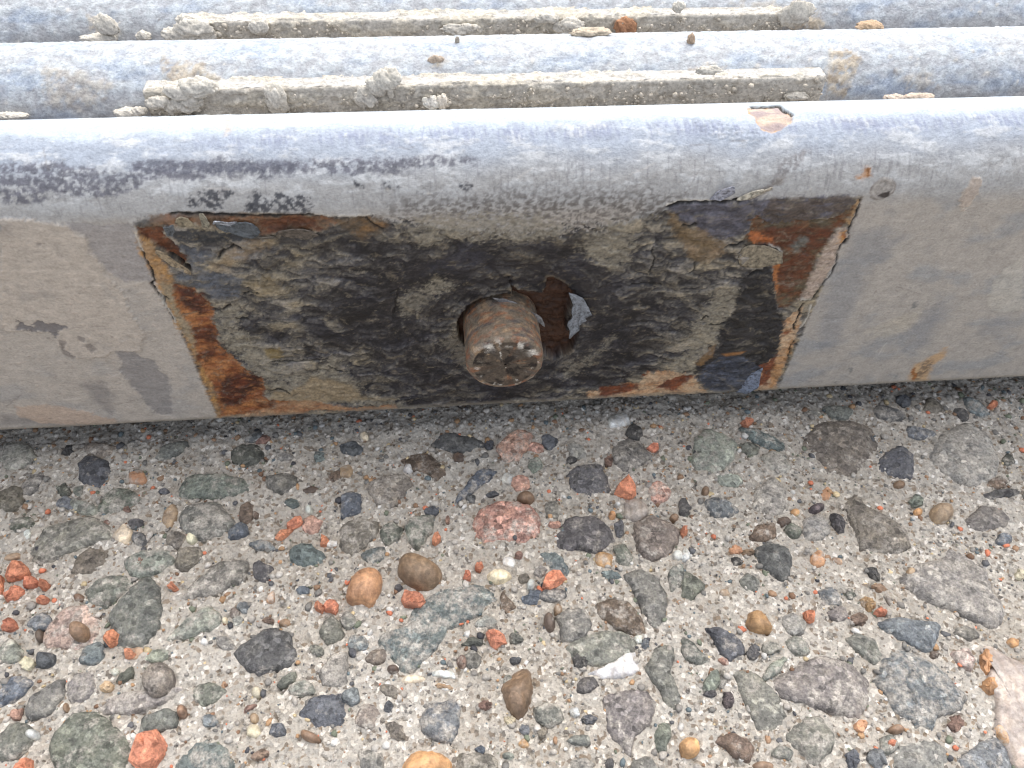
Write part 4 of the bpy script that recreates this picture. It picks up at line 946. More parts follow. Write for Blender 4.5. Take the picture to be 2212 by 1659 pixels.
    if dust is None: dust = {'flush': rng.uniform(.29, .43), 'rock': rng.uniform(.26, .42)}.get(style, rng.uniform(.12, .34))
    if kind in ('charcoal', 'navy', 'black', 'slate', 'slateblue') and style != 'flush': dust = min(dust, .3)
    o.color = (*np.clip(c, .01, .85), dust)
    if loose: tag(o, label, cat, group)
    return o

# stones set in the concrete: (view, outline or ellipse, colour, height mm, style)
FL, RK, PB, CH = 'flush', 'rock', 'pebble', 'chip'
EMB = [
 ('G1', (110, 450, 110, 90), 'pale', .8, FL), ('G1', [(510, 520), (560, 450), (700, 500), (720, 580), (640, 665), (520, 630)], 'navy', 2.2, RK), ('G1', (440, 425, 45, 30, -25), 'black', 1, RK),
 ('G1', [(640, 780), (680, 710), (760, 670), (880, 700), (900, 750), (800, 810), (690, 840), (640, 820)], 'green', 1.2, RK), ('G1', (410, 680, 45, 45, -45), 'darkgreen', 1, RK), ('G1', (425, 770, 65, 40, 10), 'bluegrey', 1, RK),
 ('G1', (890, 605, 75, 50, -10), 'orange', 1, RK), ('G1', [(1180, 690), (1230, 600), (1420, 580), (1590, 620), (1600, 680), (1400, 730), (1190, 725)], 'greengrey', 1.2, FL),
 ('G1', [(1490, 440), (1550, 400), (1680, 390), (1720, 460), (1620, 540), (1520, 520)], 'darkgreen', 1.8, RK), ('G1', (1650, 340, 75, 30, -25), 'bluegrey', 1.2, RK), ('G1', (1710, 360, 50, 30, -20), 'redbrown', .8, RK),
 ('G1', [(1170, 870), (1230, 790), (1400, 770), (1510, 900), (1400, 970), (1290, 995), (1200, 940)], 'greygreen', 1.2, FL), ('G1', (1110, 850, 45, 80, 20), 'tan', .7, FL), ('G1', (1545, 945, 80, 45, -20), 'blue', 1, RK),
 ('G1', (1140, 1005, 70, 55), 'browngrey', 1, RK), ('G1', (1240, 1000, 38, 40), 'cream', 1.2, PB), ('G1', (2020, 915, 65, 60, -45), 'pink', 1.2, RK), ('G1', (2150, 1035, 40, 22), 'white', .8, RK),
 ('G1', (1990, 1115, 110, 75, 20), 'bluegreen', 1.3, RK), ('G1', (1700, 1045, 80, 30, 10), 'bluegrey', .8, FL), ('G1', (1710, 1220, 70, 70, 10), 'charcoal', 1.2, RK),
 ('G1', [(210, 1050), (290, 930), (430, 900), (590, 870), (680, 920), (690, 1000), (450, 1080), (300, 1140), (230, 1130)], 'greygreen', 1.2, FL), ('G1', [(460, 1230), (500, 1130), (600, 1040), (690, 1080), (690, 1180), (600, 1230)], 'browngrey', 1.3, RK),
 ('G1', [(720, 990), (800, 900), (860, 960), (830, 1040)], 'cream', .9, RK), ('G1', (880, 900, 45, 35), 'charcoal', .8, RK), ('G1', (900, 1000, 50, 45, 20), 'slate', .7, FL), ('G1', [(810, 1150), (900, 1080), (1080, 1080), (1110, 1150), (1000, 1220), (870, 1250)], 'palegreen', .9, FL),
 ('G1', (910, 1165, 28, 50, 20), 'redbrown', 1.5, RK), ('G1', (1220, 1130, 100, 75, -15), 'browngrey', .9, FL), ('G1', [(1190, 1385), (1250, 1300), (1420, 1160), (1600, 1150), (1540, 1280), (1400, 1350)], 'greygreen', .9, FL),
 ('G1', [(550, 1330), (640, 1260), (820, 1230), (860, 1290), (760, 1370), (690, 1440), (580, 1420)], 'greengrey', 1.2, RK), ('G1', [(710, 1500), (830, 1350), (950, 1260), (1010, 1330), (1030, 1440), (1020, 1560), (900, 1690), (760, 1660)], 'greengrey', 1.2, FL),
 ('G1', [(280, 1640), (330, 1550), (430, 1450), (560, 1440), (640, 1530), (650, 1640), (560, 1690), (400, 1700), (300, 1690)], 'pinkgranite', 1.6, RK), ('G1', (255, 1540, 70, 50, -10), 'bluegrey', .8, FL), ('G1', (75, 1115, 55, 25, -10), 'tan', .8, RK),
 ('G1', (510, 1385, 35, 25), 'flintbrown', 1, PB), ('G1', (180, 970, 25, 35), 'white', .8, RK), ('G1', (150, 910, 85, 50, -20), 'darkgreen', .9, RK), ('G1', (1755, 1385, 30, 45), 'orange', .6, FL),
 ('G1', [(1090, 1650), (1190, 1540), (1330, 1450), (1420, 1500), (1400, 1580), (1200, 1640)], 'palegreen', .9, FL), ('G1', (1515, 1490, 35, 40), 'browngrey', 1.3, RK), ('G1', (1545, 1535, 45, 30, -20), 'pale', 1, RK), ('G1', (1575, 1450, 40, 35), 'bluegrey', .9, RK), ('G1', (1460, 1535, 20, 25), 'cream', .9, PB),
 ('G1', (1960, 1340, 45, 30), 'blue', .9, RK), ('G1', (1590, 830, 45, 60, 20), 'brown', .7, FL), ('G1', (1655, 845, 25, 25), 'brown', .7, RK), ('G1', (2000, 810, 25, 30), 'white', 1, PB), ('G1', (2170, 605, 50, 35, -10), 'brown', .9, RK), ('G1', (2020, 690, 60, 20, -10), 'darkbrown', .9, RK),
 ('G1', (1890, 770, 50, 30, 10), 'bluegreen', .8, RK), ('G1', (60, 740, 80, 70, -20), 'browngrey', .8, FL), ('G1', (200, 650, 100, 45, -40), 'grey', .7, FL), ('G1', (540, 800, 90, 40, 15), 'palegreen', .5, FL), ('G1', (1830, 640, 110, 55, -10), 'greygreen', .8, FL), ('G1', (1100, 430, 110, 45, -25), 'greengrey', .8, FL), ('G1', (660, 430, 100, 45), 'browngrey', .7, FL),
 ('G1', (2070, 470, 40, 40), 'bluegreen', .8, RK), ('G1', (1060, 695, 40, 20), 'navy', .8, RK), ('G1', (510, 690, 30, 45, 20), 'greengrey', .6, FL), ('G1', (1840, 460, 60, 40, 20), 'grey', .7, FL), ('G1', (820, 810, 28, 22), 'redbrown', .7, RK), ('G1', (690, 900, 25, 25), 'redbrown', .7, RK),
 ('G2', [(360, 480), (440, 435), (560, 440), (640, 510), (700, 560), (610, 625), (540, 570), (460, 560)], 'brown', 1.8, RK), ('G2', [(1010, 410), (1080, 330), (1160, 290), (1240, 320), (1220, 400), (1150, 480), (1070, 500)], 'redgranite', 1.6, RK), ('G2', (1260, 410, 55, 40), 'pink', 1, RK),
 ('G2', [(850, 600), (900, 550), (1020, 560), (1020, 600), (930, 640), (780, 750), (740, 790), (760, 720)], 'blue', 1.2, RK), ('G2', (1090, 610, 45, 45), 'white', 1, RK), ('G2', (1165, 640, 60, 55, -20), 'redgranite', 1, RK),
 ('G2', [(860, 900), (920, 800), (1020, 760), (1140, 770), (1230, 800), (1280, 880), (1260, 960), (1230, 1030), (1130, 1030), (1060, 1000), (940, 1015), (890, 970)], 'redgranite', 2.4, RK),
 ('G2', [(1320, 1010), (1390, 950), (1480, 860), (1640, 850), (1740, 920), (1765, 1000), (1700, 1050), (1640, 1085), (1560, 1050), (1500, 1075), (1400, 1050)], 'charcoal', 2.2, RK), ('G2', [(1465, 580), (1540, 530), (1680, 520), (1720, 620), (1740, 690), (1600, 740), (1500, 670)], 'slate', 1.4, RK),
 ('G2', [(1760, 420), (1820, 340), (1920, 350), (1980, 430), (2020, 470), (1930, 520), (1860, 580), (1780, 520)], 'greygreen', 1.5, RK), ('G2', (1900, 820, 75, 70, 30), 'quartz', 1.2, RK), ('G2', [(420, 930), (470, 870), (590, 850), (590, 930), (540, 1020), (490, 1050), (440, 1010)], 'greengrey', 1.1, FL), ('G2', (320, 970, 70, 65, 20), 'green', .8, FL),
 ('G2', (210, 1110, 85, 60, -20), 'bluegreen', 1, RK), ('G2', (1185, 1255, 40, 28), 'browngrey', 1, RK), ('G2', (1150, 1110, 28, 28), 'redbrown', 1.2, PB), ('G2', (1240, 1375, 65, 40, -35), 'blue', 1.2, RK), ('G2', [(1270, 1080), (1400, 1100), (1460, 1170), (1470, 1230), (1400, 1220), (1320, 1170)], 'bluegreen', .9, RK),
 ('G2', (1700, 1130, 70, 50, 10), 'ochre', 1.1, RK), ('G2', [(1760, 1050), (1840, 1030), (1890, 1120), (1860, 1180), (1790, 1150)], 'green', 1.1, RK), ('G2', [(1910, 920), (2000, 860), (2120, 900), (2190, 970), (2120, 1090), (2020, 1130), (1940, 1070)], 'browngrey', 1.2, FL),
 ('G5', [(250, 800), (430, 740), (500, 600), (640, 510), (870, 490), (960, 570), (900, 650), (700, 750), (600, 880), (480, 1000), (420, 1000)], 'bluegreen', .9, FL), ('G2', [(1025, 1450), (1040, 1340), (1090, 1390), (1140, 1450), (1080, 1490)], 'brown', 1, RK), ('G2', (1405, 1460, 28, 40), 'tan', 1.2, PB),
 ('G2', [(1620, 1440), (1740, 1390), (1840, 1400), (1930, 1490), (1970, 1600), (1900, 1620), (1760, 1560)], 'brown', 1.6, RK), ('G2', [(1830, 1250), (1940, 1200), (2040, 1240), (2110, 1370), (2090, 1520), (2030, 1560), (1960, 1480), (1900, 1330)], 'grey', 1.4, RK), ('G2', [(1410, 1500), (1480, 1460), (1580, 1470), (1620, 1560), (1560, 1640), (1440, 1650)], 'grey', 1.0, FL),
 ('G2', (1745, 1240, 65, 40, 20), 'bluegreen', 1.1, RK), ('G2', (760, 370, 160, 60, 5), 'slate', 1.1, RK), ('G2', (960, 390, 30, 35), 'navy', .9, RK), ('G2', (760, 470, 35, 28), 'darkbrown', 1, RK), ('G2', (1490, 485, 38, 22), 'black', 1, RK), ('G2', (1900, 310, 60, 50, 20), 'black', 1.4, RK), ('G2', (1800, 235, 100, 45, -10), 'white', 1.6, RK),
 ('G2', (150, 335, 32, 28), 'cream', 1, PB), ('G2', (70, 410, 80, 45), 'navy', 1, RK), ('G2', (30, 560, 40, 50), 'tan', .7, FL), ('G2', (430, 550, 35, 30), 'white', 1.2, RK), ('G2', [(150, 660), (280, 600), (420, 600), (440, 660), (330, 780), (240, 760)], 'taupe', .9, FL), ('G2', [(0, 720), (60, 700), (130, 720), (120, 830), (0, 860)], 'blue', 1.4, RK),
 ('G2', (580, 825, 50, 30), 'slateblue', 1, RK), ('G2', (1735, 490, 30, 35), 'redbrown', 1, RK), ('G2', (1380, 915, 40, 22), 'pink', 1, RK), ('G2', (1755, 850, 25, 28), 'amber', 1.2, PB), ('G2', (1790, 780, 20, 15), 'white', .9, PB), ('G2', (2060, 690, 80, 70, 20), 'redgranite', .5, FL), ('G2', (1805, 930, 35, 60), 'slate', 1, RK),
 ('G2', [(0, 930), (100, 870), (240, 900), (200, 1000), (80, 1090), (0, 1060)], 'browngrey', .9, FL), ('G2', (1350, 370, 60, 50, 30), 'slateblue', .8, RK), ('G2', (1530, 430, 60, 45, 30), 'palegrey', .7, FL), ('G2', (1260, 520, 50, 50, -20), 'palegreen', .6, FL), ('G2', (980, 710, 40, 18, -10), 'navy', .9, RK), ('G2', (840, 740, 30, 30), 'slate', .8, RK), ('G2', (1370, 820, 60, 50, 30), 'greygreen', .6, FL),
 ('G2', (1085, 1150, 40, 30), 'white', .5, FL), ('G2', (690, 880, 15, 30), 'redbrown', .9, RK), ('G2', (2160, 860, 30, 22), 'flintbrown', 1, PB), ('G2', (2180, 1110, 35, 35), 'white', 1, PB), ('G2', (1290, 1215, 40, 40), 'palegrey', 1, RK), ('G2', (1380, 1370, 80, 45), 'charcoal', .7, FL), ('G2', (370, 1320, 28, 24), 'charcoal', 1, PB), ('G2', (2170, 1250, 60, 90, 20), 'greengrey', 1, RK),
 ('G3', [(800, 420), (820, 300), (900, 250), (1100, 240), (1240, 300), (1280, 400), (1220, 490), (1100, 580), (940, 580), (830, 530)], 'browngrey', 1.8, RK), ('G3', [(1250, 560), (1300, 460), (1420, 390), (1500, 460), (1490, 600), (1380, 600)], 'slateblue', 1.7, RK), ('G3', [(1620, 460), (1700, 330), (1850, 260), (1980, 350), (2030, 500), (2010, 590), (1880, 630), (1780, 590), (1680, 520)], 'palegrey', 1.1, FL),
 ('G3', [(370, 290), (480, 300), (660, 370), (670, 410), (610, 440), (480, 390)], 'bluegreen', 1.3, RK), ('G3', (200, 430, 130, 120, 10), 'palegreen', .9, FL), ('G3', (430, 420, 65, 50), 'greygreen', 1, RK), ('G3', (600, 500, 100, 60, 20), 'palegrey', .8, FL), ('G3', (1430, 110, 55, 40, 30), 'navy', 1.2, RK), ('G3', (1620, 140, 60, 60), 'browngrey', 1.2, RK),
 ('G3', [(1820, 90), (1920, 100), (1990, 180), (1950, 215), (1850, 170)], 'bluegreen', 1.4, RK), ('G3', (1810, 190, 60, 30, 35), 'charcoal', 1, RK), ('G3', (2110, 490, 45, 55), 'darkgreen', 1.1, RK), ('G3', (2050, 640, 70, 40, -20), 'brown', 1.2, RK), ('G3', [(1945, 715), (2010, 690), (2090, 680), (2230, 660), (2230, 700), (2080, 730), (1970, 750)], 'charcoal', 1.3, RK),
 ('G3', (570, 740, 100, 110, 10), 'palegrey', .7, FL), ('G3', (250, 795, 95, 60, 20), 'bluegrey', .9, FL), ('G3', (10, 800, 35, 60), 'charcoal', 1, RK), ('G3', (930, 710, 50, 50, 30), 'orange', .9, RK), ('G3', [(1050, 790), (1130, 720), (1200, 800), (1340, 870), (1440, 950), (1470, 1060), (1300, 1090), (1170, 1060), (1110, 920)], 'browngrey', 1.8, RK),
 ('G3', [(1830, 900), (1940, 790), (2060, 800), (2140, 870), (2080, 930), (1930, 950)], 'grey', 1.2, RK), ('G3', [(435, 1000), (470, 920), (590, 895), (610, 990), (540, 1015)], 'brown', 1.4, RK), ('G3', (650, 890, 45, 30), 'darkbrown', 1, RK), ('G3', (720, 945, 45, 40, 30), 'green', .8, FL), ('G3', (870, 930, 80, 80), 'palegrey', .8, FL), ('G3', (1405, 650, 40, 25), 'flintbrown', 1, PB), ('G3', (1525, 755, 50, 40), 'greengrey', 1, RK), ('G3', (1530, 825, 28, 25), 'amber', .9, PB), ('G3', (730, 830, 30, 25), 'amber', .8, PB),
 ('G3', [(470, 1070), (560, 1020), (680, 1060), (710, 1140), (690, 1220), (660, 1280), (580, 1230), (510, 1170)], 'slate', 1.6, RK), ('G3', (345, 1075, 45, 30), 'orange', 1, RK), ('G3', (420, 1090, 45, 22), 'flintbrown', 1, RK), ('G3', (350, 1150, 38, 30), 'black', 1.1, RK), ('G3', (15, 1110, 25, 45), 'white', 1, RK), ('G3', [(0, 1200), (80, 1240), (150, 1310), (60, 1390), (0, 1370)], 'green', 1.2, RK),
 ('G3', (880, 1130, 45, 60, 15), 'orange', .9, RK), ('G3', (1000, 1140, 45, 25, 20), 'tan', .9, RK), ('G3', [(1180, 1200), (1240, 1180), (1290, 1270), (1250, 1285)], 'black', 1.4, RK), ('G3', (430, 1290, 65, 65, 30), 'greengrey', 1, RK),
 ('G3', [(1450, 1240), (1530, 1170), (1700, 1130), (1720, 1050), (1860, 1070), (2010, 1180), (1990, 1330), (2060, 1400), (2080, 1480), (2010, 1560), (1840, 1500), (1760, 1440), (1580, 1390), (1500, 1320)], 'palegrey', 2.2, RK), ('G3', [(885, 1340), (960, 1310), (1020, 1380), (1030, 1440), (890, 1420)], 'bluegrey', 1.3, RK),
 ('G3', (1280, 1325, 60, 30, 15), 'flintbrown', 1, RK), ('G3', (1325, 1390, 20, 55, -20), 'darkbrown', 1, RK), ('G3', [(1150, 1400), (1190, 1370), (1250, 1400), (1240, 1460), (1200, 1475)], 'ochre', 1.5, RK), ('G3', (270, 1355, 40, 30), 'tan', 1, RK), ('G3', (1010, 1490, 65, 50), 'grey', 1, RK), ('G3', (1150, 1520, 60, 40), 'brown', .9, RK), ('G3', (1090, 1370, 35, 28), 'green', .9, RK),
 ('G6', [(1290, 720), (1400, 690), (1660, 730), (1620, 860), (1590, 900), (1430, 830)], 'bluegrey', 1.1, FL), ('G3', (2180, 1240, 35, 35), 'cream', 1.2, RK), ('G3', (1000, 180, 90, 40, 10), 'greengrey', .8, FL), ('G3', (1540, 320, 90, 40, 10), 'bluegrey', .6, FL), ('G3', (300, 620, 80, 40, 10), 'palegreen', .6, FL), ('G3', (860, 190, 45, 20, 10), 'palegrey', .8, RK), ('G3', (150, 690, 26, 32), 'flintbrown', .9, PB), ('G3', (1480, 1220, 30, 30), 'tan', .8, PB), ('G3', (2080, 1010, 50, 35), 'blue', .8, FL), ('G3', (1340, 190, 90, 40, 15), 'charcoal', .9, FL),
 ('G6', [(150, 760), (240, 750), (330, 790), (400, 860), (390, 920), (300, 965), (240, 900), (210, 820)], 'slateblue', 1.8, RK), ('G6', (455, 915, 40, 50), 'charcoal', 1.2, RK), ('G6', [(660, 820), (740, 800), (810, 850), (830, 910), (760, 920), (700, 890)], 'greygreen', 1.4, RK), ('G6', [(1060, 820), (1130, 790), (1230, 820), (1310, 930), (1260, 990), (1160, 920), (1090, 850)], 'greygreen', 1.6, RK),
 ('G6', [(595, 1110), (650, 1060), (830, 960), (920, 940), (1070, 970), (1200, 1080), (1210, 1200), (1170, 1330), (1000, 1290), (800, 1240), (670, 1200)], 'grey', 2.2, RK), ('G6', [(1270, 1100), (1310, 980), (1400, 900), (1520, 930), (1650, 1000), (1750, 1120), (1830, 1190), (1780, 1270), (1640, 1310), (1620, 1400), (1500, 1360), (1400, 1280), (1330, 1180)], 'bluegrey', 1.8, RK),
 ('G6', [(340, 1020), (440, 1010), (540, 1110), (660, 1250), (660, 1350), (560, 1420), (500, 1440), (440, 1290), (380, 1180)], 'greygreen', 1.4, RK), ('G6', [(650, 1460), (760, 1370), (800, 1310), (900, 1340), (990, 1460), (950, 1540), (860, 1640), (780, 1580)], 'greygreen', 1.6, RK), ('G6', [(200, 1470), (320, 1430), (430, 1470), (470, 1540), (430, 1630), (340, 1590), (260, 1520)], 'brown', 1.8, RK),
 ('G6', [(1380, 1500), (1560, 1470), (1720, 1540), (1740, 1720), (1400, 1720)], 'palegrey', 1.2, RK), ('G6', [(1790, 1600), (1880, 1540), (1960, 1480), (2040, 1460), (2110, 1550), (2160, 1720), (1850, 1720)], 'bluegrey', 1.6, RK), ('G6', [(1930, 900), (2000, 880), (2120, 960), (2240, 1000), (2240, 1680), (2120, 1570), (2080, 1480), (2030, 1400), (2040, 1200), (1960, 1100), (2030, 1020)], 'quartz', 1.8, RK), ('G6', (1965, 970, 40, 75, -15), 'amber', 1.9, RK), ('G6', (1990, 1130, 45, 60, -20), 'amber', 1.9, RK), ('G6', (2065, 1440, 30, 90, -20), 'amber', 1.6, RK),
 ('G6', [(1740, 910), (1850, 870), (1890, 970), (1860, 1030), (1800, 990)], 'pinkgranite', 1.6, RK), ('G6', (1160, 1385, 45, 45), 'orange', 1.3, RK), ('G6', (1390, 1405, 50, 32), 'flintbrown', 1.3, PB), ('G6', (1780, 1370, 50, 60, 40), 'redbrown', 1, RK), ('G6', (300, 1210, 40, 55), 'purple', 1.3, RK), ('G6', (190, 1100, 50, 80, 20), 'greengrey', .9, FL), ('G6', (265, 1075, 35, 75, 15), 'grey', 1, RK),
 ('G6', [(0, 800), (60, 840), (120, 900), (200, 970), (100, 985), (0, 930)], 'greengrey', 1.2, RK), ('G6', (1100, 1600, 45, 60), 'slateblue', 1.3, RK), ('G6', (1260, 1600, 60, 60), 'bluegrey', 1.3, RK), ('G6', (600, 1010, 30, 90, 45), 'palegreen', .9, FL), ('G6', (1630, 930, 35, 25), 'darkbrown', 1, RK), ('G6', (1830, 780, 85, 40, 20), 'grey', 1, RK), ('G6', (580, 880, 60, 35), 'greygreen', .7, FL), ('G6', (270, 970, 45, 22, 25), 'pink', 1, RK), ('G6', (520, 1650, 70, 35), 'flintbrown', 1.2, PB), ('G6', (720, 720, 80, 60, 20), 'palegrey', .6, FL), ('G6', (185, 1175, 40, 30), 'charcoal', .9, RK), ('G6', (1480, 1180, 30, 40), 'grey', .5, FL), ('G6', (1330, 1510, 50, 70, 40), 'greengrey', .8, FL), ('G6', (640, 1560, 70, 50), 'greengrey', .8, FL), ('G6', (2150, 840, 50, 30), 'amber', 1, RK),
 ('G4', [(1515, 920), (1580, 850), (1760, 750), (1880, 790), (1870, 840), (1910, 920), (1890, 980), (1690, 1045), (1600, 1010)], 'charcoal', 2.0, RK), ('G4', (1010, 930, 90, 45), 'palegreen', 1, RK), ('G4', (890, 915, 50, 45), 'tan', .7, RK), ('G4', [(510, 960), (550, 860), (640, 820), (670, 870), (650, 960), (580, 990)], 'bluegreen', 1.4, RK), ('G4', (255, 800, 30, 45), 'darkbrown', 1.2, PB), ('G4', (180, 980, 50, 45), 'cream', 1, RK),
 ('G4', [(170, 1310), (200, 1200), (400, 1080), (410, 1180), (330, 1300), (210, 1340)], 'grey', 1, FL), ('G4', [(-20, 1270), (-20, 1150), (80, 1060), (190, 1080), (200, 1120), (100, 1210)], 'blue', 1.3, RK), ('G4', [(440, 1130), (500, 1050), (600, 1040), (620, 1150), (560, 1230), (460, 1230)], 'grey', .7, FL), ('G4', [(620, 1280), (740, 1190), (900, 1150), (1050, 1160), (1160, 1130), (1040, 1230), (900, 1290), (700, 1300)], 'palegrey', .9, FL),
 ('G4', [(890, 1440), (920, 1320), (1080, 1270), (1140, 1300), (1130, 1390), (1020, 1420)], 'greengrey', 1.3, RK), ('G4', [(370, 1450), (480, 1330), (600, 1310), (720, 1390), (820, 1500), (800, 1720), (420, 1720), (340, 1560)], 'green', 1.2, FL), ('G4', [(-20, 1480), (60, 1380), (170, 1380), (220, 1440), (180, 1520), (100, 1600), (-20, 1600)], 'greengrey', 1.1, FL), ('G4', [(1140, 1580), (1250, 1500), (1340, 1475), (1450, 1530), (1500, 1620), (1490, 1720), (1150, 1720)], 'bluegreen', 1.2, RK),
 ('G4', (430, 1270, 20, 35), 'flintbrown', 1.2, PB), ('G4', (105, 1310, 40, 50, 30), 'redbrown', .9, RK), ('G4', (1645, 1335, 30, 38), 'tan', 1, PB), ('G4', (1690, 1570, 65, 30, -15), 'brown', .9, RK), ('G4', (1610, 1275, 55, 20, -30), 'redbrown', 1, RK), ('G4', (1660, 1165, 33, 38), 'cream', 1, PB), ('G4', (690, 1130, 40, 38), 'tan', 1.3, RK), ('G4', (745, 1035, 30, 22, -30), 'white', 1.1, RK), ('G4', [(740, 1100), (800, 1020), (860, 1000), (860, 1060), (800, 1110)], 'green', 1, RK),
 ('G4', [(1790, 1130), (1850, 1050), (1920, 1030), (1910, 1090), (1830, 1140)], 'greygreen', 1.3, RK), ('G4', (1950, 1140, 80, 50), 'palegreen', .7, FL), ('G4', [(1950, 1310), (2020, 1210), (2150, 1190), (2230, 1180), (2230, 1370), (2050, 1390), (1990, 1340)], 'slateblue', 1.4, RK), ('G4', [(2070, 1040), (2150, 930), (2250, 910), (2250, 1140), (2100, 1120)], 'grey', 1.2, RK), ('G4', (1350, 1350, 50, 40), 'bluegrey', 1, RK), ('G4', (1640, 1420, 45, 40), 'cream', .7, FL), ('G4', (2050, 890, 60, 35, 20), 'greygreen', 1, RK), ('G4', (1460, 850, 70, 40, 20), 'grey', .6, FL), ('G4', (1850, 720, 35, 25), 'flintbrown', 1, RK), ('G4', (1740, 705, 40, 25), 'brown', .9, RK), ('G4', (1340, 1170, 100, 80), 'greygreen', .5, FL), ('G4', (1800, 1420, 60, 50), 'slateblue', .6, FL), ('G4', (60, 900, 70, 90), 'palegreen', .9, FL), ('G4', (2150, 770, 80, 80), 'greygreen', 1.1, FL), ('G4', (1320, 840, 30, 26), 'white', .9, RK),
 ('G5', [(520, 1350), (560, 1230), (680, 1220), (740, 1180), (765, 1260), (760, 1370), (720, 1480), (650, 1490), (530, 1420)], 'bluegrey', 1.8, RK), ('G5', [(1460, 880), (1560, 800), (1700, 770), (1830, 780), (1900, 850), (1890, 900), (1800, 980), (1650, 990), (1530, 960)], 'greygreen', 1.5, RK), ('G5', [(1600, 1050), (1700, 1010), (1780, 960), (1890, 890), (1940, 1010), (1870, 1060), (1760, 1080), (1660, 1080)], 'white', 1.6, RK), ('G5', (1545, 965, 55, 55), 'black', 1.4, RK),
 ('G5', [(1525, 1100), (1560, 1055), (1650, 1080), (1680, 1120), (1600, 1170), (1530, 1170)], 'charcoal', 1.5, RK), ('G5', [(1970, 1010), (2060, 870), (2150, 870), (2160, 950), (2130, 1030), (2212, 1200), (2212, 1310), (2130, 1270), (2060, 1130)], 'greygreen', 1.6, RK), ('G5', [(1700, 1210), (1800, 1170), (1960, 1170), (2030, 1230), (1990, 1380), (1900, 1440), (1870, 1570), (1820, 1500), (1740, 1420)], 'grey', 1.3, RK), ('G5', [(2030, 1450), (2060, 1370), (2130, 1350), (2140, 1440), (2100, 1560), (2040, 1540)], 'green', 1.3, RK),
 ('G5', [(1250, 1280), (1330, 1240), (1420, 1270), (1430, 1350), (1330, 1390), (1270, 1350)], 'greygreen', 1.0, FL), ('G5', [(90, 1370), (130, 1250), (200, 1240), (280, 1310), (210, 1410), (120, 1390)], 'taupe', 1.3, RK), ('G5', (350, 1420, 80, 45, 30), 'browngrey', 1.1, RK), ('G5', [(110, 1550), (170, 1500), (260, 1520), (280, 1720), (150, 1720)], 'grey', 1.2, RK), ('G5', [(755, 1570), (900, 1565), (1010, 1590), (1000, 1720), (760, 1720)], 'browngrey', 1.1, RK), ('G5', (1560, 1640, 100, 55), 'grey', 1.1, RK), ('G5', [(1870, 1720), (1900, 1590), (2000, 1580), (2090, 1720)], 'grey', 1.2, RK), ('G5', (1740, 1630, 30, 40), 'charcoal', 1, RK),
 ('G5', [(375, 1090), (420, 1045), (540, 1060), (550, 1090), (480, 1110), (390, 1115)], 'cream', 1.0, PB), ('G5', [(570, 1035), (730, 1020), (740, 1080), (600, 1065)], 'white', .9, RK), ('G5', (335, 1020, 40, 30), 'darkbrown', 1.4, PB), ('G5', (1130, 960, 40, 32), 'navy', 1.1, RK), ('G5', [(770, 870), (840, 800), (920, 830), (920, 870)], 'darkgreen', 1.1, RK), ('G5', (1925, 820, 28, 30), 'white', 1, RK), ('G5', (1970, 850, 25, 35), 'bluegrey', .9, RK), ('G5', (930, 1250, 45, 30), 'redbrown', 1.1, RK), ('G5', (1095, 1350, 38, 35), 'cream', 1.2, RK), ('G5', (1610, 1345, 50, 30), 'slateblue', 1, RK), ('G5', (1515, 1300, 38, 35), 'white', 1, RK), ('G5', (1180, 1500, 40, 35), 'ochre', 1.1, RK), ('G5', (1080, 1580, 40, 25), 'palegreen', 1, PB), ('G5', (310, 1270, 32, 45, 20), 'navy', 1, RK), ('G5', (905, 1540, 38, 25), 'blue', 1, RK), ('G5', (1185, 1410, 40, 40), 'bluegrey', 1, RK), ('G5', (1300, 1430, 35, 40), 'browngrey', 1, RK), ('G5', (1540, 1480, 70, 40), 'greengrey', .8, FL), ('G5', (110, 850, 80, 50), 'bluegrey', .9, FL), ('G5', (70, 910, 28, 32), 'navy', 1, PB), ('G5', (65, 1200, 65, 60, -20), 'bluegrey', 1, RK), ('G5', (320, 1165, 80, 35, 25), 'browngrey', 1, RK), ('G5', (40, 700, 50, 60), 'greygreen', .8, FL), ('G5', (850, 960, 60, 60), 'greygreen', .7, FL), ('G5', (940, 720, 70, 40), 'palegreen', .7, FL), ('G5', (1130, 820, 45, 40), 'greengrey', .8, RK), ('G5', (220, 940, 80, 50, -20), 'browngrey', .7, FL), ('G5', (1080, 1090, 30, 30), 'greygreen', .6, FL), ('G5', (660, 1130, 60, 18, 10), 'tan', .8, RK),
]
for tg, spec, kind, h, st in EMB:
    stone(tg, spec, kind, h, st)

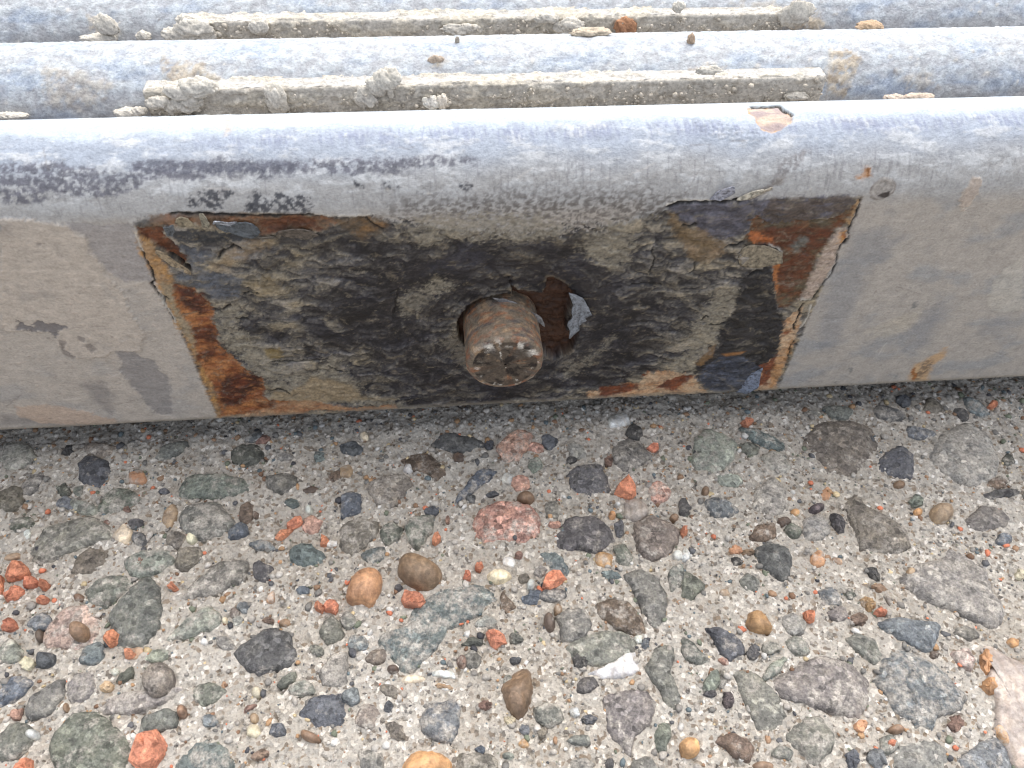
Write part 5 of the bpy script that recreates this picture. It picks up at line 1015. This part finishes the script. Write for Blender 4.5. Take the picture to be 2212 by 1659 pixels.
# loose pieces lying on the concrete: each a thing of its own
BG, PG = 'broken brick chips on the concrete', 'loose pebbles and stones on the concrete'
LOOSE = [
 ('G2', [(1775, 700), (1800, 640), (1870, 580), (1910, 640), (1910, 740), (1840, 735)], 'brick', 3.2, CH, 'brick_chip', 'pointed red brick chip right of centre, nearest large chip below rail', 'brick chip', BG),
 ('G2', [(390, 1400), (420, 1340), (480, 1330), (545, 1390), (530, 1440), (420, 1450)], 'brick', 2.6, CH, 'brick_chip', 'red brick chip touching underside of the round brown pebble', 'brick chip', BG),
 ('G2', [(1310, 1320), (1330, 1230), (1390, 1215), (1460, 1260), (1410, 1300), (1330, 1335)], 'brick', 2.6, CH, 'brick_chip', 'angular red brick chip right of the cream oval pebble', 'brick chip', BG),
 ('G2', (615, 1005, 30, 40, 20), 'brick', 1.8, CH, 'brick_chip', 'small upright orange brick chip left of the pink granite', 'brick chip', BG),
 ('G2', (815, 1245, 35, 40), 'brick', 1.8, CH, 'brick_chip', 'small brick chip between brown pebble and cream oval pebble', 'brick chip', BG),
 ('G2', (890, 1180, 30, 28), 'brick', 1.6, CH, 'brick_chip', 'tiny brick chip just above the cream oval pebble', 'brick chip', BG),
 ('G5', [(945, 790), (1000, 765), (1060, 800), (1070, 840), (1000, 880), (955, 860)], 'brick', 2.8, CH, 'brick_chip', 'chunky brick chip above the upright brown flint', 'brick chip', BG),
 ('G4', [(840, 1620), (870, 1540), (920, 1450), (1010, 1395), (1070, 1500), (1050, 1580), (960, 1690), (870, 1670)], 'brick', 3.6, CH, 'brick_chip', 'largest orange brick chip at bottom edge, left of centre', 'brick chip', BG),
 ('G4', [(70, 1700), (110, 1620), (200, 1590), (200, 1700)], 'brick', 2.4, CH, 'brick_chip', 'brick chip cut by bottom edge near bottom left corner', 'brick chip', BG),
 ('G4', [(660, 820), (730, 760), (780, 800), (770, 850), (710, 875)], 'brick', 2.4, CH, 'brick_chip', 'brick chip right of the pale pink granite stone', 'brick chip', BG),
 ('G4', (835, 915, 38, 40), 'brick', 1.8, CH, 'brick_chip', 'brick chip above the oval taupe pebble', 'brick chip', BG),
 ('G1', [(25, 1240), (110, 1140), (190, 1200), (170, 1250), (50, 1270)], 'brick', 2.4, CH, 'brick_chip', 'largest brick chip of the cluster at left edge', 'brick chip', BG),
 ('G1', [(30, 1370), (100, 1300), (160, 1340), (130, 1380), (50, 1405)], 'brick', 2.2, CH, 'brick_chip', 'brick chip below the largest one in left edge cluster', 'brick chip', BG),
 ('G1', (200, 1285, 50, 35, -15), 'brick', 1.8, CH, 'brick_chip', 'brick chip in the middle of the left edge cluster', 'brick chip', BG),
 ('G1', (285, 1300, 35, 35), 'brick', 1.8, CH, 'brick_chip', 'rightmost brick chip of the left edge cluster', 'brick chip', BG),
 ('G1', (-5, 1310, 34, 60), 'brick', 1.8, CH, 'brick_chip', 'brick chip cut off by the left edge of the photo', 'brick chip', BG),
 ('G1', (60, 1560, 60, 40, -15), 'brick', 2.0, CH, 'brick_chip', 'flat brick chip left of the pale pink granite stone', 'brick chip', BG),
 ('G1', (278, 1402, 40, 28), 'brick', 1.6, CH, 'brick_chip', 'crumbly brick chip above the pale pink granite stone', 'brick chip', BG),
 ('G1', (2140, 1445, 55, 40, 10), 'brick', 2.0, CH, 'brick_chip', 'brick chip left of the orange flint, right one of a pair', 'brick chip', BG),
 ('G1', (2070, 1440, 35, 35), 'brick', 1.8, CH, 'brick_chip', 'brick chip left of the orange flint, left one of a pair', 'brick chip', BG),
 ('G1', [(1085, 1310), (1110, 1270), (1160, 1330), (1120, 1340)], 'brick', 1.5, CH, 'brick_chip', 'lone small brick chip above and right of left edge cluster', 'brick chip', BG),
 ('G1', (1905, 900, 60, 33, -28), 'brick', 1.8, CH, 'brick_chip', 'slanted brick chip below left end of the rust, upper of two', 'brick chip', BG),
 ('G1', (1835, 975, 60, 28, -28), 'brick', 1.5, CH, 'brick_chip', 'slanted brick chip below left end of the rust, lower of two', 'brick chip', BG),
 ('G1', (2100, 1015, 32, 34), 'brick', 1.8, CH, 'brick_chip', 'brick chip beside the small white stone, left of centre', 'brick chip', BG),
 ('G3', (420, 245, 42, 25), 'brick', 1.8, CH, 'brick_chip', 'red brick chip in rail shadow below right rust corner', 'brick chip', BG),
 ('G3', (2010, 135, 28, 25), 'brick', 1.6, CH, 'brick_chip', 'red brick chip in rail shadow near the right edge', 'brick chip', BG),
 ('G2', (2020, 410, 45, 25), 'brick', 1.6, CH, 'brick_chip', 'flat red brick chip in shade above the pointed chip', 'brick chip', BG),
 ('G3', (10, 950, 28, 35), 'brick', 1.8, CH, 'brick_chip', 'small brick chip right of the dark charcoal rock', 'brick chip', BG),
 ('G3', [(785, 1480), (820, 1460), (860, 1500), (850, 1540), (800, 1530)], 'brick', 2.0, CH, 'brick_chip', 'brick chip below the small blue-grey stone at right', 'brick chip', BG),
 ('G3', (1290, 1480, 45, 25, 10), 'brick', 1.6, CH, 'brick_chip', 'brick chip just below the ochre flint at right', 'brick chip', BG),
 ('G6', (1350, 1500, 28, 28), 'brick', 1.6, CH, 'brick_chip', 'tiny red brick chip near bottom edge at right', 'brick chip', BG),
 ('G2', [(355, 1190), (380, 1100), (460, 1085), (580, 1140), (660, 1200), (640, 1280), (560, 1330), (450, 1310), (370, 1250)], 'flintbrown', 4.2, PB, 'pebble', 'large smooth round brown pebble left of centre', 'pebble', PG),
 ('G2', [(15, 1390), (60, 1250), (130, 1190), (220, 1180), (265, 1230), (260, 1330), (190, 1450), (140, 1410), (70, 1430)], 'orange', 3.6, PB, 'pebble', 'smooth orange flint pebble left of the brown pebble', 'pebble', PG),
 ('G2', (1025, 1240, 80, 45), 'cream', 1.8, PB, 'pebble', 'flat cream oval pebble below the pink granite', 'pebble', PG),
 ('G2', (1230, 1300, 30, 40), 'white', 1.4, PB, 'pebble', 'small white translucent pebble right of the cream oval', 'pebble', PG),
 ('G2', (1195, 735, 60, 40), 'flintbrown', 2.0, PB, 'pebble', 'rust brown pebble on top edge of the pink granite', 'pebble', PG),
 ('G2', (1350, 1540, 38, 65, -10), 'darkbrown', 2.2, PB, 'pebble', 'small upright glossy dark brown pebble, right of centre', 'pebble', PG),
 ('G5', [(1045, 1100), (1090, 1030), (1180, 975), (1220, 1030), (1245, 1140), (1230, 1210), (1190, 1290), (1130, 1325), (1080, 1260), (1050, 1180)], 'flintbrown', 2.6, RK, 'flint', 'upright pointed brown flint near the bottom centre', 'flint', PG),
 ('G5', [(400, 1620), (430, 1560), (490, 1520), (560, 1560), (640, 1560), (710, 1610), (690, 1720), (410, 1720)], 'amber', 3.4, RK, 'flint', 'amber and white flint cut by the bottom edge', 'flint', PG),
 ('G5', (780, 970, 35, 45), 'redbrown', 1.8, PB, 'pebble', 'small reddish brown pebble left of the upright flint', 'pebble', PG),
 ('G4', (1020, 1085, 105, 125, 15), 'taupe', 3.6, PB, 'pebble', 'oval taupe pebble standing at lower left', 'pebble', PG),
 ('G4', [(230, 930), (250, 905), (360, 910), (350, 970), (300, 1000), (235, 995)], 'navy', 1.8, RK, 'stone_chip', 'dark navy blue stone chip near the left edge', 'stone', PG),
 ('G4', (205, 1440, 45, 35), 'white', 1.8, PB, 'pebble', 'white pebble near the bottom left corner', 'pebble', PG),
 ('G4', (1175, 1290, 32, 45), 'flintbrown', 1.8, PB, 'pebble', 'glossy brown pebble above the largest orange brick chip', 'pebble', PG),
 ('G4', [(1935, 1430), (1960, 1395), (2080, 1450), (2060, 1500), (1970, 1480)], 'flintbrown', 1.8, PB, 'pebble', 'elongated brown flint pebble near bottom, left of centre', 'pebble', PG),
 ('G1', (500, 1590, 60, 60), 'flintbrown', 2.2, PB, 'pebble', 'round brown pebble resting on the pale pink granite', 'pebble', PG),
 ('G3', (1680, 835, 78, 65), 'tan', 2.6, PB, 'pebble', 'round tan pebble below the rail at far right', 'pebble', PG),
 ('G3', (870, 805, 55, 30, -15), 'purple', 1.6, PB, 'pebble', 'small dark purple pebble right of centre', 'pebble', PG),
 ('G3', [(945, 850), (1010, 845), (1050, 910), (1055, 960), (1020, 965), (980, 920)], 'charcoal', 1.8, RK, 'stone_chip', 'black stone chip just below the dark purple pebble', 'stone', PG),
 ('G3', [(415, 1540), (430, 1480), (500, 1460), (550, 1520), (580, 1600), (500, 1610), (430, 1580)], 'ochre', 2.4, RK, 'flint', 'tan flint with pale veins at lower right of centre', 'flint', PG),
 ('G6', (50, 1520, 70, 70), 'amber', 2.2, PB, 'pebble', 'cream and tan pebble near the bottom, right of centre', 'pebble', PG),
]
for tg, spec, kind, h, st, nm, lb, ct, gp in LOOSE:
    on_rock = 1.4 if 'resting on' in lb else 0.0; du = .06 if kind in ('flintbrown', 'amber', 'ochre', 'orange') else None
    stone(tg, spec, kind, h, st, nm, lb, ct, gp, lift=on_rock, dust=du)

# ------------------------------------------------------------------ grit: small grains nobody could count
def ico():
    t = (1+5**.5)/2
    v = np.array([(-1, t, 0), (1, t, 0), (-1, -t, 0), (1, -t, 0), (0, -1, t), (0, 1, t), (0, -1, -t), (0, 1, -t), (t, 0, -1), (t, 0, 1), (-t, 0, -1), (-t, 0, 1)], float)
    v /= np.linalg.norm(v[0])
    f = np.array([(0, 11, 5), (0, 5, 1), (0, 1, 7), (0, 7, 10), (0, 10, 11), (1, 5, 9), (5, 11, 4), (11, 10, 2), (10, 7, 6), (7, 1, 8), (3, 9, 4), (3, 4, 2), (3, 2, 6), (3, 6, 8), (3, 8, 9), (4, 9, 5), (2, 4, 11), (6, 2, 10), (8, 6, 7), (9, 8, 1)])
    return v, f
IV, IF = ico()
def scatter(name, pos, rad, cols, mat, parent, seed, flat=.7):
    rng = np.random.default_rng(seed); n = len(pos)
    V = np.repeat(IV[None], n, 0)*(1+rng.uniform(-.28, .28, (n, 12, 1)))
    sc = rng.uniform(.65, 1.25, (n, 1, 3)); sc[:, :, 2] *= flat
    V = V*sc
    a = rng.uniform(0, 6.28, n); ca, sa = np.cos(a)[:, None], np.sin(a)[:, None]
    x = V[:, :, 0]*ca-V[:, :, 1]*sa; y = V[:, :, 0]*sa+V[:, :, 1]*ca
    V = np.stack([x, y, V[:, :, 2]], -1)*rad[:, None, None]+pos[:, None, :]
    Fc = (IF[None]+(np.arange(n)*12)[:, None, None]).reshape(-1, 3)
    o = mesh_obj(name, V.reshape(-1, 3), Fc, mat, parent, smooth=True)
    set_col(o, np.repeat(cols, 12, 0)); o['kind'] = 'stuff'
    return o
rng = np.random.default_rng(77)
N = 24000
gx = rng.uniform(-.125, .138, N); gy = rng.uniform(-.098, .010, N)
cl = fbm(gx*1000/14, gy*1000/14, 1500, 3)
keep = rng.uniform(0, 1, N) < np.clip(.62+cl*.9, .12, 1)
gx, gy = gx[keep], gy[keep]; n = len(gx)
rad = np.clip(.00017*np.exp(rng.gamma(1.3, .40, n)), .00015, .0008)
ex = rng.uniform(-.125, .138, 380); ey = np.abs(rng.normal(0, .004, 380))*np.sign(rng.uniform(-.6, 1, 380))+.001
gx = np.concatenate([gx, ex]); gy = np.concatenate([gy, ey]); n = len(gx); rad = np.concatenate([rad, rng.uniform(.0003, .0009, 380)])
gcol = [((174, 167, 158), 28), ((192, 186, 177), 14), ((214, 211, 205), 5), ((150, 145, 138), 16), ((124, 121, 116), 10), ((96, 96, 98), 4), ((70, 70, 74), 2), ((154, 124, 98), 6), ((180, 144, 108), 4), ((130, 100, 78), 3), ((214, 130, 98), 2.6), ((104, 116, 120), 6), ((116, 122, 104), 5), ((208, 188, 150), 4)]
pw = np.array([q[1] for q in gcol], float); pw /= pw.sum()
ci = rng.choice(len(gcol), n, p=pw); gc = np.array([C(*q[0], .9) for q in gcol])[ci]*(1+rng.uniform(-.2, .2, (n, 1)))
gz = GZ+ground_h(gx, gy)+rise(gy)+rad*rng.uniform(-.35, .45, n)
scatter('grit', np.stack([gx, gy, gz], -1), rad, gc, M_GRIT, ground, 5)

# ------------------------------------------------------------------ dried mortar on the back rails
def lump(p, y, r, sq, seed, parent, col=(200, 194, 182), name='mortar_lump', top=None):
    c = hit_y(p, y)
    V, Fx = IV.copy(), IF.copy()
    for _ in range(3):                         # subdivide
        e = {}; V2 = [tuple(v) for v in V]; F2 = []
        def mid(a, b):
            key = (min(a, b), max(a, b))
            if key not in e:
                m_ = (np.array(V2[a])+np.array(V2[b]))/2; m_ /= np.linalg.norm(m_); e[key] = len(V2); V2.append(tuple(m_))
            return e[key]
        for a, b, d in Fx:
            ab, bd, da = mid(a, b), mid(b, d), mid(d, a); F2 += [(a, ab, da), (b, bd, ab), (d, da, bd), (ab, bd, da)]
        V, Fx = np.array(V2), np.array(F2)
    f = fbm(V[:, 0]*1.3+V[:, 2]*.7+seed, V[:, 1]*1.3-V[:, 2]*.9, seed, 4, .6); f2 = fbm(V[:, 0]*4+V[:, 2]*3, V[:, 1]*4-V[:, 2]*2+seed, seed+3, 3, .6)
    f4 = fbm(V[:, 0]*9+V[:, 2]*7, V[:, 1]*9-V[:, 2]*5+seed, seed+9, 3, .6)
    W = V*(.95+.42*f+.20*f2+.09*f4)[:, None]*np.array(sq)[None]*r
    o = mesh_obj(name, W, Fx, M_MORTAR, parent, loc=c)
    set_col(o, np.clip(C(*col)[None]*(1+.25*f2+.2*f)[:, None], .02, .8))
    return o
for q, (p, r, sq) in enumerate([((345, 222), .0016, (1.5, .7, .8)), ((392, 198), .0018, (1.6, .7, .8)), ((428, 188), .0021, (1.5, .7, .8)), ((405, 222), .0020, (1.3, .7, .9)), ((375, 232), .0014, (1.2, .7, .9)), ((598, 215), .0021, (.9, .6, 1.3)), ((590, 200), .0016, (1.1, .7, 1)), ((612, 228), .0011, (.9, .7, 1)),
                                ((838, 170), .0019, (1.2, .8, 1.0)), ((815, 185), .0020, (1.0, .6, .9)), ((790, 212), .0020, (1.1, .6, 1.0)), ((842, 196), .0010, (.7, .6, 1.5)), ((1530, 152), .0013, (1.8, .6, .6)), ((275, 243), .0013, (1.8, .8, .6)), ((300, 240), .0010, (1.4, .8, .7)), ((35, 250), .0011, (2., .8, .5)), ((12, 250), .0010, (1.6, .8, .6)), ((1720, 208), .0012, (2., .7, .6))]):
    lump(p, Y2-.0004, r, sq, 1600+q*5, rail2)
for q, (p, r, sq) in enumerate([((420, 60), .0026, (1.5, .8, .8)), ((395, 75), .0022, (1.8, .8, .6)), ((440, 78), .0018, (1.6, .8, .6)), ((215, 83), .0016, (2.2, .8, .5)), ((310, 78), .0012, (1.2, .8, .8)), ((560, 58), .0016, (1.2, .7, 1.)), ((400, 42), .0013, (1.4, .8, .6)), ((1000, 62), .0017, (2.2, .7, .7)), ((1230, 56), .0018, (1.8, .7, .9)), ((1465, 15), .0012, (1., .8, .9)), ((1180, 40), .0013, (2, .7, .7)), ((230, 55), .0018, (1.2, .6, 1.1)), ((1720, 30), .0022, (1.5, .5, 1.2))]):
    lump(p, Y3-.0004, r, sq, 1800+q*5, rail3)
# crumbs and chips lying on the crests
def on_crest(p, y0, r, sq, seed, name, label, cat, col, up=.3):
    x, s = surf(p, y0); y, z, ny, nz = profile(np.array([s/1000]))
    o = lump(p, 0, r, sq, seed, None, col, name)
    o.location = (x/1000, y0+y[0]+ny[0]*r*up, z[0]+nz[0]*r*up)
    return tag(o, label, cat, 'crumbs lying on the rails')
on_crest((1275, 76), Y2, .0016, (2.2, .8, .5), 1901, 'mortar_chip', 'flat mortar chip lying on crest of middle rail', 'mortar chip', (190, 176, 156))
on_crest((1492, 92), Y2, .0009, (.9, .6, 1.6), 1903, 'mortar_chip', 'pointed brown crumb right of centre on middle rail', 'crumb', (178, 156, 134))
on_crest((943, 131), Y2, .0009, (1.5, .6, .9), 1905, 'mortar_chip', 'small brown crumb stuck on middle rail, centre', 'crumb', (178, 162, 146))
on_crest((1876, 63), Y2, .0016, (1.7, .9, .6), 1907, 'mortar_chip', 'flat tan crumb on crest of middle rail, far right', 'crumb', (186, 160, 132))
on_crest((1985, 208), 0.0, .0011, (2.4, .9, .5), 1909, 'mortar_chip', 'long thin crumb on crest of front rail at right', 'crumb', (196, 178, 160))
on_crest((1935, 209), 0.0, .0009, (2.0, .9, .5), 1911, 'mortar_chip', 'shorter crumb on front rail crest, left of the long one', 'crumb', (196, 180, 164))
on_crest((988, 92), Y2, .0006, (.7, .6, 1.6), 1913, 'mortar_chip', 'tiny grey crumb near the crest of middle rail, centre', 'crumb', (166, 156, 144))
peb = lump((932, 222), Y2-.0008, .0013, (1.3, .7, .9), 1921, None, (228, 222, 210), 'pebble'); tag(peb, 'white pebble wedged between front and middle rails, left of two', 'pebble', 'crumbs lying on the rails')
peb = lump((957, 220), Y2-.0008, .0015, (.8, .6, 1.), 1923, None, (222, 212, 196), 'pebble'); tag(peb, 'cream pebble wedged between front and middle rails, right of two', 'pebble', 'crumbs lying on the rails')
peb = lump((1352, 58), Y3-.0008, .0019, (1.2, .7, .9), 1925, None, (160, 118, 88), 'pebble'); tag(peb, 'rust brown pebble wedged before the rearmost rail', 'pebble', 'crumbs lying on the rails')
# fine crumbs along the gaps
def crumbs(y0, x0, x1, n, seed, parent):
    rng = np.random.default_rng(seed)
    x = rng.uniform(x0, x1, n); den = fbm(x*1000/9, x*0+seed, seed, 3)
    k = rng.uniform(0, 1, n) < np.clip(.45+den, .05, 1); x = x[k]; n = len(x)
    r = .00014*np.exp(rng.gamma(1.3, .4, n)).clip(1, 4)
    y = y0-rng.uniform(-.0002, .0016, n); z = .0545+rng.uniform(0, 1, n)**1.6*.0052
    cc = C(186, 178, 164)[None]*(1+rng.uniform(-.3, .15, (n, 1)))
    scatter('mortar_crumbs', np.stack([x, y, z], -1), r, cc, M_MORTAR, parent, seed+1, 1.0)
def bed(y0, yb, xa, xb_, seed, parent):
    x = np.arange(xa, xb_, .0004); y = np.linspace(yb, y0+.0006, 14)
    X_, Y_ = np.meshgrid(x, y, indexing='ij'); f = fbm(X_*1000/5, Y_*1000/3, seed, 5, .62); f3 = fbm(X_*1000/.9, Y_*1000/.9, seed+4, 3, .6)
    Z_ = .0548+.0011*f+.0005*f3+.0012*fbm(X_*1000/14, X_*0, seed+9, 3)
    top = np.stack([X_, Y_, Z_], -1).reshape(-1, 3)
    o = mesh_obj('mortar_bed', top, grid_faces(len(x), len(y)), M_MORTAR, parent)
    set_col(o, np.clip(C(186, 178, 164)[None]*(1+.3*f.ravel()+.3*f3.ravel())[:, None], .03, .8))
    md = o.modifiers.new('depth', 'SOLIDIFY'); md.thickness = .003; md.offset = -1
bed(Y2, 2*RR-.0008, A2[0]-.003, B2[0]+.004, 1971, rail2)
bed(Y3, Y2+2*RR-.0008, A3[0]-.004, B3[0]+.004, 1981, rail3)
crumbs(Y2, A2[0], B2[0], 1300, 1951, rail2)
crumbs(Y3, A3[0], B3[0], 1300, 1961, rail3)
